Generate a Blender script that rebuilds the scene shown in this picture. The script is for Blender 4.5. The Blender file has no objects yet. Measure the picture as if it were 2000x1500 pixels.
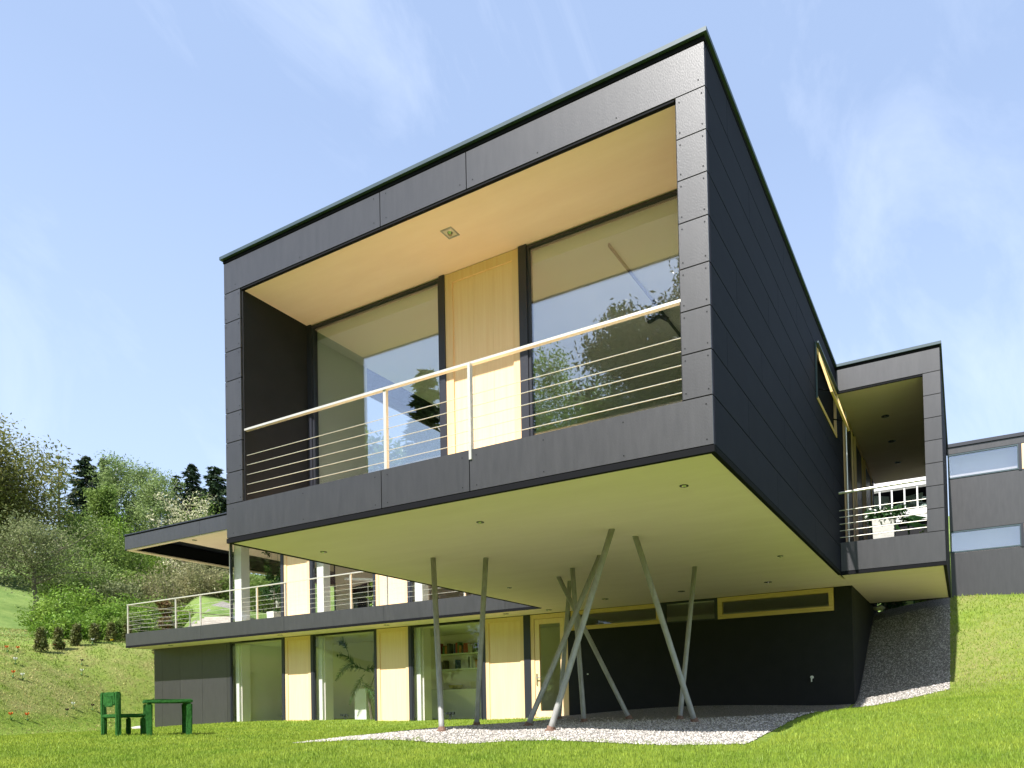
import bpy, bmesh, math, random
import numpy as np
from mathutils import Vector, Matrix
R = math.radians
sc = bpy.context.scene
# ------------------------------------------------------------------ camera
CX, CY, CZ = 2.05215682, -6.32384093, -2.3783583
YAW, PIT, ROL = 0.462725222, 0.0185406923, -0.0221862375
F2K = math.exp(7.21842128); PX, PY = 1202.30774, 1349.38
cd = bpy.data.cameras.new('camera'); cam = bpy.data.objects.new('camera', cd)
sc.collection.objects.link(cam); sc.camera = cam
Fv = Vector((-math.sin(YAW)*math.cos(PIT), math.cos(YAW)*math.cos(PIT), math.sin(PIT)))
R0 = Vector((math.cos(YAW), math.sin(YAW), 0)); U0 = R0.cross(Fv)
Rv = R0*math.cos(ROL)+U0*math.sin(ROL); Uv = -R0*math.sin(ROL)+U0*math.cos(ROL)
M = Matrix((Rv, Uv, -Fv)).transposed().to_4x4(); M.translation = Vector((CX, CY, CZ))
cam.matrix_world = M
cd.sensor_fit = 'HORIZONTAL'; cd.sensor_width = 36; cd.lens = F2K/2000*36
cd.shift_x = (1000-PX)/2000; cd.shift_y = (PY-750)/2000
cd.clip_start = 0.05; cd.clip_end = 3000
def ray(u, v):
    return Fv+Rv*((u-PX)/F2K)-Uv*((v-PY)/F2K)
def on(u, v, ax, val):          # photo pixel -> point on an axis plane (layout measuring only)
    d = ray(u, v); c = Vector((CX, CY, CZ)); return c+d*((val-c[ax])/d[ax])
# ------------------------------------------------------------------ light
SA, SE = R(2), R(53)         # sun azimuth left of the view side, elevation
S = Vector((-math.sin(SA)*math.cos(SE), -math.cos(SA)*math.cos(SE), math.sin(SE)))
sl = bpy.data.lights.new('sun', 'SUN'); sl.energy = 5.0; sl.angle = R(0.53); sl.color = (1, .968, .92)
so = bpy.data.objects.new('sun', sl); sc.collection.objects.link(so)
so.rotation_euler = (-S).to_track_quat('-Z', 'Y').to_euler()
w = bpy.data.worlds.new('World'); sc.world = w; w.use_nodes = True
nt = w.node_tree; N = nt.nodes; Lk = nt.links
bg = N['Background']
sky = N.new('ShaderNodeTexSky'); sky.sky_type = 'NISHITA'; sky.sun_disc = False
sky.sun_elevation = SE; sky.sun_rotation = math.atan2(S.x, S.y) % (2*math.pi)
sky.air_density = 1.0; sky.dust_density = 1.6; sky.ozone_density = 1.6
tc = N.new('ShaderNodeTexCoord')
mp = N.new('ShaderNodeMapping'); mp.inputs['Scale'].default_value = (3.2, 1.0, 1.6); mp.inputs['Rotation'].default_value = (.3, .5, .2)
Lk.new(tc.outputs['Generated'], mp.inputs['Vector'])
n1 = N.new('ShaderNodeTexNoise'); n1.inputs['Scale'].default_value = 1.6; n1.inputs['Detail'].default_value = 9; n1.inputs['Roughness'].default_value = .62; n1.inputs['Distortion'].default_value = .9
Lk.new(mp.outputs[0], n1.inputs['Vector'])
cr = N.new('ShaderNodeValToRGB'); cr.color_ramp.elements[0].position = .50; cr.color_ramp.elements[1].position = .78
cr.color_ramp.elements[0].color = (.0, .0, .0, 1); cr.color_ramp.elements[1].color = (.17, .17, .17, 1)
Lk.new(n1.outputs['Fac'], cr.inputs[0])
ad = N.new('ShaderNodeMath'); ad.operation = 'ADD'; ad.inputs[0].default_value = 0; ad.inputs[1].default_value = .5
mx = N.new('ShaderNodeMix'); mx.data_type = 'RGBA'
Lk.new(ad.outputs[0], mx.inputs['Factor']); Lk.new(sky.outputs[0], mx.inputs[6]); mx.inputs[7].default_value = (5.4, 7.1, 10.6, 1)
# paler towards the horizon, white wisps
sz = N.new('ShaderNodeSeparateXYZ'); Lk.new(tc.outputs['Generated'], sz.inputs[0])
hz = N.new('ShaderNodeMapRange'); hz.inputs['From Min'].default_value = 0; hz.inputs['From Max'].default_value = .62; hz.inputs['To Min'].default_value = .42; hz.inputs['To Max'].default_value = 0; Lk.new(sz.outputs['Z'], hz.inputs['Value'])
m2 = N.new('ShaderNodeMix'); m2.data_type = 'RGBA'; Lk.new(hz.outputs[0], m2.inputs['Factor']); Lk.new(mx.outputs[2], m2.inputs[6]); m2.inputs[7].default_value = (7.6, 9.3, 12.0, 1)
m3 = N.new('ShaderNodeMix'); m3.data_type = 'RGBA'; Lk.new(cr.outputs[0], m3.inputs['Factor']); Lk.new(m2.outputs[2], m3.inputs[6]); m3.inputs[7].default_value = (12, 12.6, 13.4, 1)
Lk.new(m3.outputs[2], bg.inputs['Color']); bg.inputs['Strength'].default_value = .076
sc.view_settings.view_transform = 'Standard'; sc.view_settings.look = 'None'
sc.view_settings.exposure = 0.92; sc.view_settings.gamma = 1
sc.render.engine = 'CYCLES'
sc.cycles.max_bounces = 10; sc.cycles.transparent_max_bounces = 16; sc.cycles.sample_clamp_indirect = 6
rng = np.random.default_rng(7); random.seed(7)
# ------------------------------------------------------------------ helpers
class MB:
    def __init__(s): s.v = []; s.f = []; s.m2 = set()
    def poly(s, pts):
        b = len(s.v); s.v += [tuple(p) for p in pts]; s.f.append(tuple(range(b, b+len(pts)))); return s
    def box(s, x0, x1, y0, y1, z0, z1):
        b = len(s.v)
        s.v += [(x, y, z) for z in (z0, z1) for (x, y) in ((x0, y0), (x1, y0), (x1, y1), (x0, y1))]
        s.f += [tuple(b+i for i in q) for q in ((3, 2, 1, 0), (4, 5, 6, 7), (0, 1, 5, 4), (1, 2, 6, 5), (2, 3, 7, 6), (3, 0, 4, 7))]
        return s
    def obox(s, c, ax, ay, az):   # oriented box: centre, half-axes
        b = len(s.v); c = Vector(c); ax = Vector(ax); ay = Vector(ay); az = Vector(az)
        s.v += [tuple(c+ax*i+ay*j+az*k) for k in (-1, 1) for (i, j) in ((-1, -1), (1, -1), (1, 1), (-1, 1))]
        s.f += [tuple(b+i for i in q) for q in ((3, 2, 1, 0), (4, 5, 6, 7), (0, 1, 5, 4), (1, 2, 6, 5), (2, 3, 7, 6), (3, 0, 4, 7))]
        return s
    def tube(s, pts, rad, n=8, cap=True):
        pts = [Vector(p) for p in pts]
        if not hasattr(rad, '__len__'): rad = [rad]*len(pts)
        b = len(s.v); m = len(pts)
        for i, p in enumerate(pts):
            t = (pts[min(i+1, m-1)]-pts[max(i-1, 0)]).normalized()
            u = t.cross(Vector((0, 0, 1)) if abs(t.z) < .9 else Vector((1, 0, 0))).normalized(); w_ = t.cross(u)
            for k in range(n):
                a = 2*math.pi*k/n; s.v.append(tuple(p+(u*math.cos(a)+w_*math.sin(a))*rad[i]))
        for i in range(m-1):
            for k in range(n):
                k2 = (k+1) % n; s.f.append((b+i*n+k, b+i*n+k2, b+(i+1)*n+k2, b+(i+1)*n+k))
        if cap:
            s.f.append(tuple(b+k for k in range(n))[::-1]); s.f.append(tuple(b+(m-1)*n+k for k in range(n)))
        return s
    def build(s, name, mat, parent=None, smooth=False):
        me = bpy.data.meshes.new(name); me.from_pydata(s.v, [], s.f); me.update()
        if smooth: me.polygons.foreach_set('use_smooth', [True]*len(me.polygons))
        o = link(name, me, mat, parent)
        if s.m2:                  # small fixing heads in the black trim material
            me.materials.append(MT['black'])
            for i in s.m2: me.polygons[i].material_index = 1
        return o
def link(name, me, mat, parent=None):
    o = bpy.data.objects.new(name, me); sc.collection.objects.link(o)
    if mat: me.materials.append(mat)
    if parent:
        o.parent = parent; o.matrix_parent_inverse = Matrix.Translation(-Vector(wloc(parent)))
    return o
def wloc(o):
    return (0, 0, 0) if o is None else tuple(Vector(o.location)+(Vector(wloc(o.parent)) if (o.parent and o.type == 'EMPTY') else Vector()))
def np_mesh(name, V, Fc, mat, parent=None, smooth=False):
    me = bpy.data.meshes.new(name); V = np.asarray(V, np.float32); Fc = np.asarray(Fc, np.int32)
    me.vertices.add(len(V)); me.vertices.foreach_set('co', V.ravel())
    k = Fc.shape[1]; me.loops.add(Fc.size); me.loops.foreach_set('vertex_index', Fc.ravel())
    me.polygons.add(len(Fc)); me.polygons.foreach_set('loop_start', np.arange(0, Fc.size, k, dtype=np.int32))
    me.update(calc_edges=True)
    if smooth: me.polygons.foreach_set('use_smooth', np.ones(len(Fc), bool))
    return link(name, me, mat, parent)
def tag(o, label=None, cat=None, group=None, kind=None):
    if label: o['label'] = label
    if cat: o['category'] = cat
    if group: o['group'] = group
    if kind: o['kind'] = kind
    return o
def thing(name, label, cat, loc=(0, 0, 0), group=None):
    o = bpy.data.objects.new(name, None); sc.collection.objects.link(o); o.location = loc; o.empty_display_size = .2
    return tag(o, label, cat, group)
# ------------------------------------------------------------------ materials
def mat(name, col, rough=.6, metal=0, spec=.5, var=None, bump=None, island=0, trans=0, coat=0):
    m = bpy.data.materials.new(name); m.use_nodes = True; t = m.node_tree; n = t.nodes; l = t.links
    b = n['Principled BSDF']; b.inputs['Roughness'].default_value = rough; b.inputs['Metallic'].default_value = metal
    b.inputs['Specular IOR Level'].default_value = spec; b.inputs['Coat Weight'].default_value = coat
    b.inputs['Base Color'].default_value = (*col, 1); src = None
    tcn = n.new('ShaderNodeTexCoord')
    if var:                       # (scale xyz, colour 2, lo, hi, detail)
        scl, c2, lo, hi = var[:4]
        mpn = n.new('ShaderNodeMapping'); mpn.inputs['Scale'].default_value = scl; l.new(tcn.outputs['Object'], mpn.inputs['Vector'])
        nz = n.new('ShaderNodeTexNoise'); nz.inputs['Scale'].default_value = 1; nz.inputs['Detail'].default_value = var[4] if len(var) > 4 else 6; nz.inputs['Roughness'].default_value = .65
        l.new(mpn.outputs[0], nz.inputs['Vector'])
        rp = n.new('ShaderNodeValToRGB'); rp.color_ramp.elements[0].position = lo; rp.color_ramp.elements[1].position = hi
        rp.color_ramp.elements[0].color = (*col, 1); rp.color_ramp.elements[1].color = (*c2, 1)
        l.new(nz.outputs['Fac'], rp.inputs[0]); src = rp.outputs[0]
    if island:
        ge = n.new('ShaderNodeNewGeometry'); mr = n.new('ShaderNodeMapRange'); mr.inputs['To Min'].default_value = 1-island; mr.inputs['To Max'].default_value = 1+island
        l.new(ge.outputs['Random Per Island'], mr.inputs['Value'])
        mm = n.new('ShaderNodeVectorMath'); mm.operation = 'SCALE'
        if src: l.new(src, mm.inputs[0])
        else: mm.inputs[0].default_value = col
        l.new(mr.outputs[0], mm.inputs['Scale']); src = mm.outputs[0]
    if src: l.new(src, b.inputs['Base Color'])
    if bump:                      # (scale xyz, strength, distance)
        mpb = n.new('ShaderNodeMapping'); mpb.inputs['Scale'].default_value = bump[0]; l.new(tcn.outputs['Object'], mpb.inputs['Vector'])
        nb = n.new('ShaderNodeTexNoise'); nb.inputs['Scale'].default_value = 1; nb.inputs['Detail'].default_value = 5; l.new(mpb.outputs[0], nb.inputs['Vector'])
        bp = n.new('ShaderNodeBump'); bp.inputs['Strength'].default_value = bump[1]; bp.inputs['Distance'].default_value = bump[2]
        l.new(nb.outputs['Fac'], bp.inputs['Height']); l.new(bp.outputs[0], b.inputs['Normal'])
    if trans:
        tr = n.new('ShaderNodeBsdfTranslucent'); ms = n.new('ShaderNodeMixShader'); ms.inputs[0].default_value = trans
        if src: l.new(src, tr.inputs['Color'])
        else: tr.inputs['Color'].default_value = (*col, 1)
        l.new(b.outputs[0], ms.inputs[1]); l.new(tr.outputs[0], ms.inputs[2]); l.new(ms.outputs[0], n['Material Output'].inputs['Surface'])
    return m
def glass(name, base, gain, tint, rough=0.0, gcol=(.93, .96, 1)):
    m = bpy.data.materials.new(name); m.use_nodes = True; t = m.node_tree; n = t.nodes; l = t.links
    n.remove(n['Principled BSDF'])
    ge = n.new('ShaderNodeNewGeometry'); dt = n.new('ShaderNodeVectorMath'); dt.operation = 'DOT_PRODUCT'
    l.new(ge.outputs['Incoming'], dt.inputs[0]); l.new(ge.outputs['Normal'], dt.inputs[1])
    ab = n.new('ShaderNodeMath'); ab.operation = 'ABSOLUTE'; l.new(dt.outputs['Value'], ab.inputs[0])
    iv = n.new('ShaderNodeMath'); iv.operation = 'SUBTRACT'; iv.inputs[0].default_value = 1; l.new(ab.outputs[0], iv.inputs[1])
    pw = n.new('ShaderNodeMath'); pw.operation = 'POWER'; pw.inputs[1].default_value = 4; l.new(iv.outputs[0], pw.inputs[0])
    ma = n.new('ShaderNodeMath'); ma.operation = 'MULTIPLY_ADD'; ma.use_clamp = True; ma.inputs[1].default_value = gain; ma.inputs[2].default_value = base
    l.new(pw.outputs[0], ma.inputs[0])
    tr = n.new('ShaderNodeBsdfTransparent'); tr.inputs[0].default_value = (*tint, 1)
    gl = n.new('ShaderNodeBsdfGlossy'); gl.inputs['Roughness'].default_value = rough; gl.inputs['Color'].default_value = (*gcol, 1)
    ms = n.new('ShaderNodeMixShader'); l.new(ma.outputs[0], ms.inputs[0]); l.new(tr.outputs[0], ms.inputs[1]); l.new(gl.outputs[0], ms.inputs[2])
    l.new(ms.outputs[0], n['Material Output'].inputs['Surface']); return m
MT = {}
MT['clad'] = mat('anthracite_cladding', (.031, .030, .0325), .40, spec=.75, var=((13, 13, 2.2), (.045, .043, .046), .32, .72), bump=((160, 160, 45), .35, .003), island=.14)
MT['side'] = mat('anthracite_shaded_side_cladding', (.013, .0135, .024), .75, spec=.12, var=((2.5, 2.5, 5), (.017, .0175, .029), .3, .75), bump=((90, 90, 90), .2, .003), island=.06)  # same cladding, with the side's bluish shade put into a darker colour
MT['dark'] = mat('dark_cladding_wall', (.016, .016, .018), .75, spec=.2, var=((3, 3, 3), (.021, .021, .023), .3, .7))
MT['black'] = mat('black_trim', (.008, .008, .010), .8, spec=.1)
MT['dframe'] = mat('dark_window_metal', (.022, .024, .034), .45, spec=.5)
MT['flash'] = mat('zinc_flashing', (.035, .060, .075), .5, metal=.1, var=((1.5, 1.5, 1.5), (.055, .085, .10), .3, .7))
MT['soffit'] = mat('cream_render_soffit', (.86, .68, .67), .9, spec=.1, var=((.7, 3.0, 1), (.92, .74, .73), .30, .72, 9), bump=((40, 40, 40), .25, .004))
MT['ceil'] = mat('cream_board_ceiling', (.86, .66, .56), .85, spec=.15, var=((.8, 4, 1), (.91, .72, .62), .35, .7, 7), bump=((45, 45, 45), .2, .003))
MT['wood'] = mat('pale_spruce_wood', (.84, .57, .33), .5, spec=.3, var=((26, 26, .9), (.90, .66, .42), .3, .72, 5))
MT['woodtrim'] = mat('spruce_trim', (.78, .50, .28), .5, spec=.3, var=((22, 22, 1.1), (.83, .61, .36), .3, .7, 5))
MT['woodrail'] = mat('golden_window_frame', (.60, .40, .15), .5, spec=.35, var=((4, 30, 30), (.70, .50, .22), .3, .7, 5))
MT['steel'] = mat('brushed_steel', (.72, .68, .60), .38, metal=.55, spec=.5, var=((8, 8, 8), (.80, .76, .68), .3, .7))
MT['galv'] = mat('galvanised_steel', (.30, .29, .285), .5, metal=.2, spec=.5, var=((14, 14, 5), (.42, .41, .40), .35, .65), bump=((60, 60, 60), .15, .002))
MT['rust'] = mat('rusty_footing', (.16, .085, .06), .85, var=((30, 30, 30), (.26, .16, .12), .35, .65))
MT['glass_a'] = glass('balcony_window_glass', .24, .7, (.97, .975, .965))
MT['glass_b'] = glass('ground_window_glass', .045, .5, (.97, .975, .965))
MT['white'] = mat('white_plaster', (.72, .72, .68), .85, spec=.2, var=((1.5, 1.5, 1.5), (.78, .78, .75), .3, .7))
MT['grey_in'] = mat('interior_grey_plaster', (.78, .71, .69), .9, spec=.1, var=((1.2, 1.2, 1.2), (.82, .75, .73), .3, .7))
MT['floor_in'] = mat('interior_oak_floor', (.50, .45, .36), .45, var=((2, 18, 1), (.58, .53, .43), .3, .7))
MT['lampw'] = mat('white_lamp_housing', (.75, .74, .70), .4, spec=.5)
MT['chrome'] = mat('polished_chrome', (.6, .6, .6), .15, metal=1)
MT['pot'] = mat('concrete_planter', (.42, .40, .37), .85, var=((7, 7, 22), (.58, .56, .52), .3, .7))
MT['gravel'] = mat('pale_gravel', (.30, .28, .25), .95, spec=.15, var=((38, 38, 38), (.09, .082, .078), .42, .62, 3), bump=((45, 45, 45), 1, .03))
MT['pebble'] = mat('gravel_pebbles', (.40, .37, .34), .9, spec=.15, island=.55)
MT['turf'] = mat('artificial_turf_cover', (.022, .10, .022), .9, spec=.1, var=((18, 18, 18), (.045, .17, .035), .35, .68, 8), bump=((110, 110, 110), 1, .03))
MT['bark'] = mat('grey_brown_bark', (.11, .085, .065), .95, var=((9, 9, 2.5), (.20, .165, .13), .35, .7), bump=((30, 30, 6), .8, .03))
MT['birchbark'] = mat('birch_bark', (.50, .49, .45), .9, var=((5, 5, 14), (.12, .11, .10), .58, .72))
MT['stone'] = mat('pale_stone', (.48, .44, .39), .9, var=((5, 5, 5), (.34, .31, .27), .35, .7), bump=((22, 22, 22), .6, .02))
MT['tile'] = mat('red_roof_tiles', (.24, .09, .06), .85, var=((3, 3, 30), (.14, .055, .04), .4, .6))
def leafmat(name, c, c2, sc_=.35, isl=.35, tr=.35):
    return mat(name, c, .55, spec=.25, var=((sc_,)*3, c2, .36, .66, 5), island=isl, trans=tr)
# ------------------------------------------------------------------ terrain
def pc(u, v, y): p = on(u, v, 1, y); return (p.x, p.y, p.z)
CT = [(-.1, 9, -2.49), (-6.9, 9, -2.66), (-12, 9, -2.74), (-24.5, 9, -2.88), (-7.15, 1.1, -2.88), (-7.15, 4.5, -2.84), (-7.15, 7, -2.79),
      (-13.5, 1.6, -2.80), (-20, 4, -2.86), (-1.4, -1.4, -2.93), (2.4, -.6, -2.93), (1.83, 9.3, -2.05), (0, 9.3, -2.46),
      (1.83, 12.4, -.22), (0.1, 12.5, -.45), (3.5, 13.2, .06), (3.4, 9, -1.9), (3.2, 6, -2.36), (1.83, 6, -2.44), (1.83, 3, -2.72), (2, -6.3, -3.45), (-6, -6, -3.15),
      (-16, -5, -3.0), (-5, -2, -2.98), (0.05, 3.5, -2.64), (0.05, 5, -2.58), (1.83, 8.6, -2.24), (0, 1.6, -2.80), (6, 3, -2.6), (7, 9, -1.7), (7, 13.2, .1), (7, -6, -3.2)]
CT += [pc(863, 1428, 1.75), pc(931, 1418, 3), pc(1031, 1420, 2.8), pc(1075, 1427, 1.75), pc(1141, 1412, 4.2), pc(1229, 1405, 5.2), pc(1092, 1405, 5.5), pc(1357, 1412, 3.4), pc(1328, 1406, 4.9), (-1.03, 1.1, -2.87), (-4, 1.1, -2.88)]
CT = np.array(CT)
def _U(r2): return np.where(r2 > 1e-9, r2*np.log(r2+1e-12), 0)
n_ = len(CT); Kt = _U(((CT[:, None, :2]-CT[None, :, :2])**2).sum(-1))+np.eye(n_)*.6
Pt = np.c_[np.ones(n_), CT[:, :2]]; At = np.zeros((n_+3, n_+3)); At[:n_, :n_] = Kt; At[:n_, n_:] = Pt; At[n_:, :n_] = Pt.T
Wt = np.linalg.solve(At, np.r_[CT[:, 2], 0, 0, 0])
QP = np.array([(-60., -90.), (-30, -22), (-20.6, 2.0), (-24.6, 9.0), (-24.8, 18), (60, 18), (60, -90)])
def sdist(x, y):
    inside = np.zeros(x.shape, bool); d = np.full(x.shape, 1e9)
    for i in range(len(QP)):
        a = QP[i]; b = QP[(i+1) % len(QP)]; e = b-a
        t = np.clip(((x-a[0])*e[0]+(y-a[1])*e[1])/(e@e), 0, 1)
        d = np.minimum(d, np.hypot(x-a[0]-t*e[0], y-a[1]-t*e[1]))
        c = ((a[1] > y) != (b[1] > y)) & (x < (b[0]-a[0])*(y-a[1])/(b[1]-a[1]+1e-12)+a[0]); inside ^= c
    return np.where(inside, 0, d)
def ground(x, y):
    x = np.atleast_1d(np.asarray(x, float)); y = np.atleast_1d(np.asarray(y, float))
    yc = np.where(x < -.02, np.minimum(y, 9.05), y); xc = np.clip(x, -26, 7); yc = np.clip(yc, -6.3, 13.2)
    Xf = xc.ravel(); Yf = yc.ravel(); o = np.empty(Xf.size)
    for i in range(0, Xf.size, 20000):
        a = Xf[i:i+20000]; b = Yf[i:i+20000]
        o[i:i+20000] = _U((a[:, None]-CT[:, 0])**2+(b[:, None]-CT[:, 1])**2)@Wt[:n_]+Wt[n_]+Wt[n_+1]*a+Wt[n_+2]*b
    z = o.reshape(x.shape)
    s = sdist(x, y)
    z = z+3.1*(1-np.exp(-(s/2.7)**1.8))+.12*np.clip(s-3, 0, 6)+.26*np.clip(s-9, 0, 54)+.05*np.clip(s-63, 0, 400)
    sm = lambda q: np.clip(q, 0, 1)**2*(3-2*np.clip(q, 0, 1))
    z = z+2.3*sm((y-8.5)/4)*sm(s/2.2)*sm((28-s)/12)*(x < -20)*sm((x*.487+y*.872+3.6)/2.2)
    z += np.clip(s/8, 0, 1)*(.35*np.sin(x*.31+1)*np.cos(y*.27)+.18*np.sin(x*.9)*np.sin(y*.8+2))
    z -= np.clip(-8-y, 0, 60)*.06*(s < .01)
    return z
def gz(x, y): return float(ground(x, y)[0])
def axis(dense, far):
    return np.unique(np.concatenate([dense, far]))
xs = axis(np.arange(-40, 8, .3), np.r_[-600, -400, -280, -200, -160, -130, np.arange(-110, -40, 2.0), np.arange(8, 40, 1.5), 50, 70, 100, 160, 300, 600, -.02, -.019])
ys = axis(np.arange(-8, 22, .3), np.r_[-600, -300, -200, -140, -100, np.arange(-80, -8, 3.), np.arange(22, 60, 1.), np.arange(60, 120, 4.), 150, 200, 300, 600])
GX, GY = np.meshgrid(xs, ys); GZ = ground(GX, GY)
nx, ny = len(xs), len(ys); idx = np.arange(nx*ny).reshape(ny, nx)
Fg = np.stack([idx[:-1, :-1], idx[:-1, 1:], idx[1:, 1:], idx[1:, :-1]], -1).reshape(-1, 4)
def ground_mat():
    m = bpy.data.materials.new('grass_ground'); m.use_nodes = True; t = m.node_tree; n = t.nodes; l = t.links; b = n['Principled BSDF']
    b.inputs['Roughness'].default_value = .9; b.inputs['Specular IOR Level'].default_value = .1
    g = n.new('ShaderNodeNewGeometry')
    def nz(s, d, r=.6):
        q = n.new('ShaderNodeTexNoise'); q.inputs['Scale'].default_value = s; q.inputs['Detail'].default_value = d; q.inputs['Roughness'].default_value = r; l.new(g.outputs['Position'], q.inputs['Vector']); return q.outputs['Fac']
    def ramp(s, p0, c0, p1, c1):
        q = n.new('ShaderNodeValToRGB'); q.color_ramp.elements[0].position = p0; q.color_ramp.elements[1].position = p1
        q.color_ramp.elements[0].color = (*c0, 1); q.color_ramp.elements[1].color = (*c1, 1); l.new(s, q.inputs[0]); return q.outputs[0]
    lawn = ramp(nz(6, 9, .75), .35, (.12, .20, .028), .68, (.24, .31, .05))
    dry = ramp(nz(9, 9, .8), .34, (.13, .19, .035), .66, (.34, .31, .12))
    mea = ramp(nz(.8, 9, .75), .35, (.11, .18, .045), .65, (.21, .28, .08))
    sp = n.new('ShaderNodeSeparateXYZ'); l.new(g.outputs['Position'], sp.inputs[0])
    def mrange(s, a, c):
        q = n.new('ShaderNodeMapRange'); q.inputs['From Min'].default_value = a; q.inputs['From Max'].default_value = c; l.new(s, q.inputs['Value']); return q.outputs[0]
    def mixc(f, a, c):
        q = n.new('ShaderNodeMix'); q.data_type = 'RGBA'; l.new(f, q.inputs['Factor']); l.new(a, q.inputs[6]); l.new(c, q.inputs[7]); return q.outputs[2]
    f1 = mrange(sp.outputs['Z'], -2.55, -2.1); m1 = n.new('ShaderNodeMath'); m1.operation = 'MULTIPLY'; l.new(f1, m1.inputs[0]); l.new(mrange(nz(.55, 4), .32, .62), m1.inputs[1])
    c = mixc(m1.outputs[0], lawn, dry); c = mixc(mrange(sp.outputs['Z'], .3, 1.2), c, mea)
    l.new(c, b.inputs['Base Color'])
    bp = n.new('ShaderNodeBump'); bp.inputs['Distance'].default_value = .06; bp.inputs['Strength'].default_value = .8; l.new(nz(28, 6, .8), bp.inputs['Height']); l.new(bp.outputs[0], b.inputs['Normal'])
    return m
tag(np_mesh('ground', np.c_[GX.ravel(), GY.ravel(), GZ.ravel()], Fg, ground_mat(), smooth=True), 'green lawn rising to a grassy hillside behind the house', kind='structure')
# gravel bed: under the box, up the slope beneath the right-hand box
def gsheet(name, xa, xb, yf, yb, step=.12, lift=.012):
    X = np.arange(xa, xb+1e-6, step); T = np.linspace(0, 1, int((yb-1)/step)+2)
    V = []
    for x in X:
        y0 = yf(x); V.append(np.c_[np.full(len(T), x), y0+(yb-y0)*T])
    V = np.concatenate(V); z = ground(V[:, 0], V[:, 1])+lift
    i = np.arange(len(X)*len(T)).reshape(len(X), len(T))
    return np_mesh(name, np.c_[V, z], np.stack([i[:-1, :-1], i[1:, :-1], i[1:, 1:], i[:-1, 1:]], -1).reshape(-1, 4), MT['gravel'], smooth=True)
def yfront(x): return 1.1+.05*math.sin(x*3.1)+.04*math.sin(x*7.7+1)
def yfr2(x): return 8.35+.14*x+.03*math.sin(x*9)
tag(gsheet('gravel_bed', -7.15, -.019, yfront, 9.02), 'pale gravel bed under the overhanging box, mostly in its shade', kind='structure')
tag(gsheet('gravel_slope', 0.0, 1.80, yfr2, 13.1), 'dark gravel slope climbing beneath the right-hand box', kind='structure')
def in_gravel(x, y):
    e_ = .07*np.sin(x*9.3+1)+.05*np.sin(x*23+y*5)+.04*np.sin(x*61)
    a = (x > -7.15+e_) & (x < e_*1.3) & (y > 1.14+e_) & (y < 9)
    b = (x >= 0) & (x < 1.82) & (y > 8.35+.14*x) & (y < 13.3)
    return a | b
# pebbles near the sunlit front of the bed
def pebbles(name, label, X, Y, size):
    n = len(X); Z = ground(X, Y)+.012
    base = np.array([(1, 0, 0), (-1, 0, 0), (0, 1, 0), (0, -1, 0), (0, 0, .7), (0, 0, -.7)])
    fc = np.array([(0, 2, 4), (2, 1, 4), (1, 3, 4), (3, 0, 4), (2, 0, 5), (1, 2, 5), (3, 1, 5), (0, 3, 5)])
    an = rng.uniform(0, 6.28, n); s = size*rng.uniform(.5, 1.35, n)
    c, sn = np.cos(an), np.sin(an)
    b = base[None]*(s[:, None, None]*rng.uniform(.6, 1.2, (n, 1, 3)))+rng.normal(0, .15, (n, 6, 3))*s[:, None, None]
    V = np.stack([b[..., 0]*c[:, None]-b[..., 1]*sn[:, None]+X[:, None], b[..., 0]*sn[:, None]+b[..., 1]*c[:, None]+Y[:, None], b[..., 2]+Z[:, None]], -1)
    Fc = (fc[None]+6*np.arange(n)[:, None, None]).reshape(-1, 3)
    return tag(np_mesh(name, V.reshape(-1, 3), Fc, MT['pebble']), label, 'gravel', kind='stuff')
npb = 26000; X = rng.uniform(-7.15, -.05, npb); Y = 1.02+np.abs(rng.normal(0, 1, npb))*1.6; k = Y < 8.8
pebbles('gravel_pebbles', 'loose pale pebbles scattered over the gravel bed', X[k], Y[k], .016)
X = rng.uniform(0.03, 1.8, 9000); Y = rng.uniform(8.4, 12.6, 9000); k = Y > 8.33+.14*X
pebbles('slope_pebbles', 'loose stones on the gravel slope under the right-hand box', X[k], Y[k], .019)
# grass blades
def blades(name, label, X, Y, h, wd, m, lean=.5):
    n = len(X); Z = ground(X, Y)-.004; an = rng.uniform(0, 6.28, n)
    hh = h*rng.uniform(.45, 1.25, n); dx, dy = np.cos(an)*wd/2, np.sin(an)*wd/2
    la = rng.uniform(0, 6.28, n); ll = hh*rng.uniform(0, lean, n)
    V = np.stack([np.c_[X-dx, Y-dy, Z], np.c_[X+dx, Y+dy, Z], np.c_[X+ll*np.cos(la), Y+ll*np.sin(la), Z+hh]], 1).reshape(-1, 3)
    return tag(np_mesh(name, V, np.arange(3*n).reshape(-1, 3), m), label, 'grass', kind='stuff')
MT['blade'] = mat('grass_blade', (.18, .285, .03), .5, spec=.25, var=((.9,)*3, (.34, .41, .055), .3, .7, 5), island=.28, trans=.35)
MT['drygrass'] = mat('dry_grass_blade', (.19, .27, .04), .6, spec=.2, var=((1.1,)*3, (.48, .40, .18), .42, .66, 6), island=.35, trans=.3)
nb = 420000
u = rng.uniform(-80, 2080, nb); r = 3.2*(34/3.2)**(rng.uniform(0, 1, nb)**.80)
dirx = Fv.x+Rv.x*(u-PX)/F2K; diry = Fv.y+Rv.y*(u-PX)/F2K
X = CX+dirx*r; Y = CY+diry*r
s_ = sdist(X, Y); inh = (X > -24.5) & (X < 0) & (Y > 8.98)
ok = ~in_gravel(X, Y) & ~inh & (Y < 13.25) & ~((X > 1.8) & (Y > 13.2))
k = ok & (s_ < .3) & ~((Y > 8.3) & (X > 0))
rr = r[k]
blades('lawn_grass', 'short bright green lawn in front of the house', X[k], Y[k], .034+.0006*rr, .0035+.0010*rr, MT['blade'])
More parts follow.
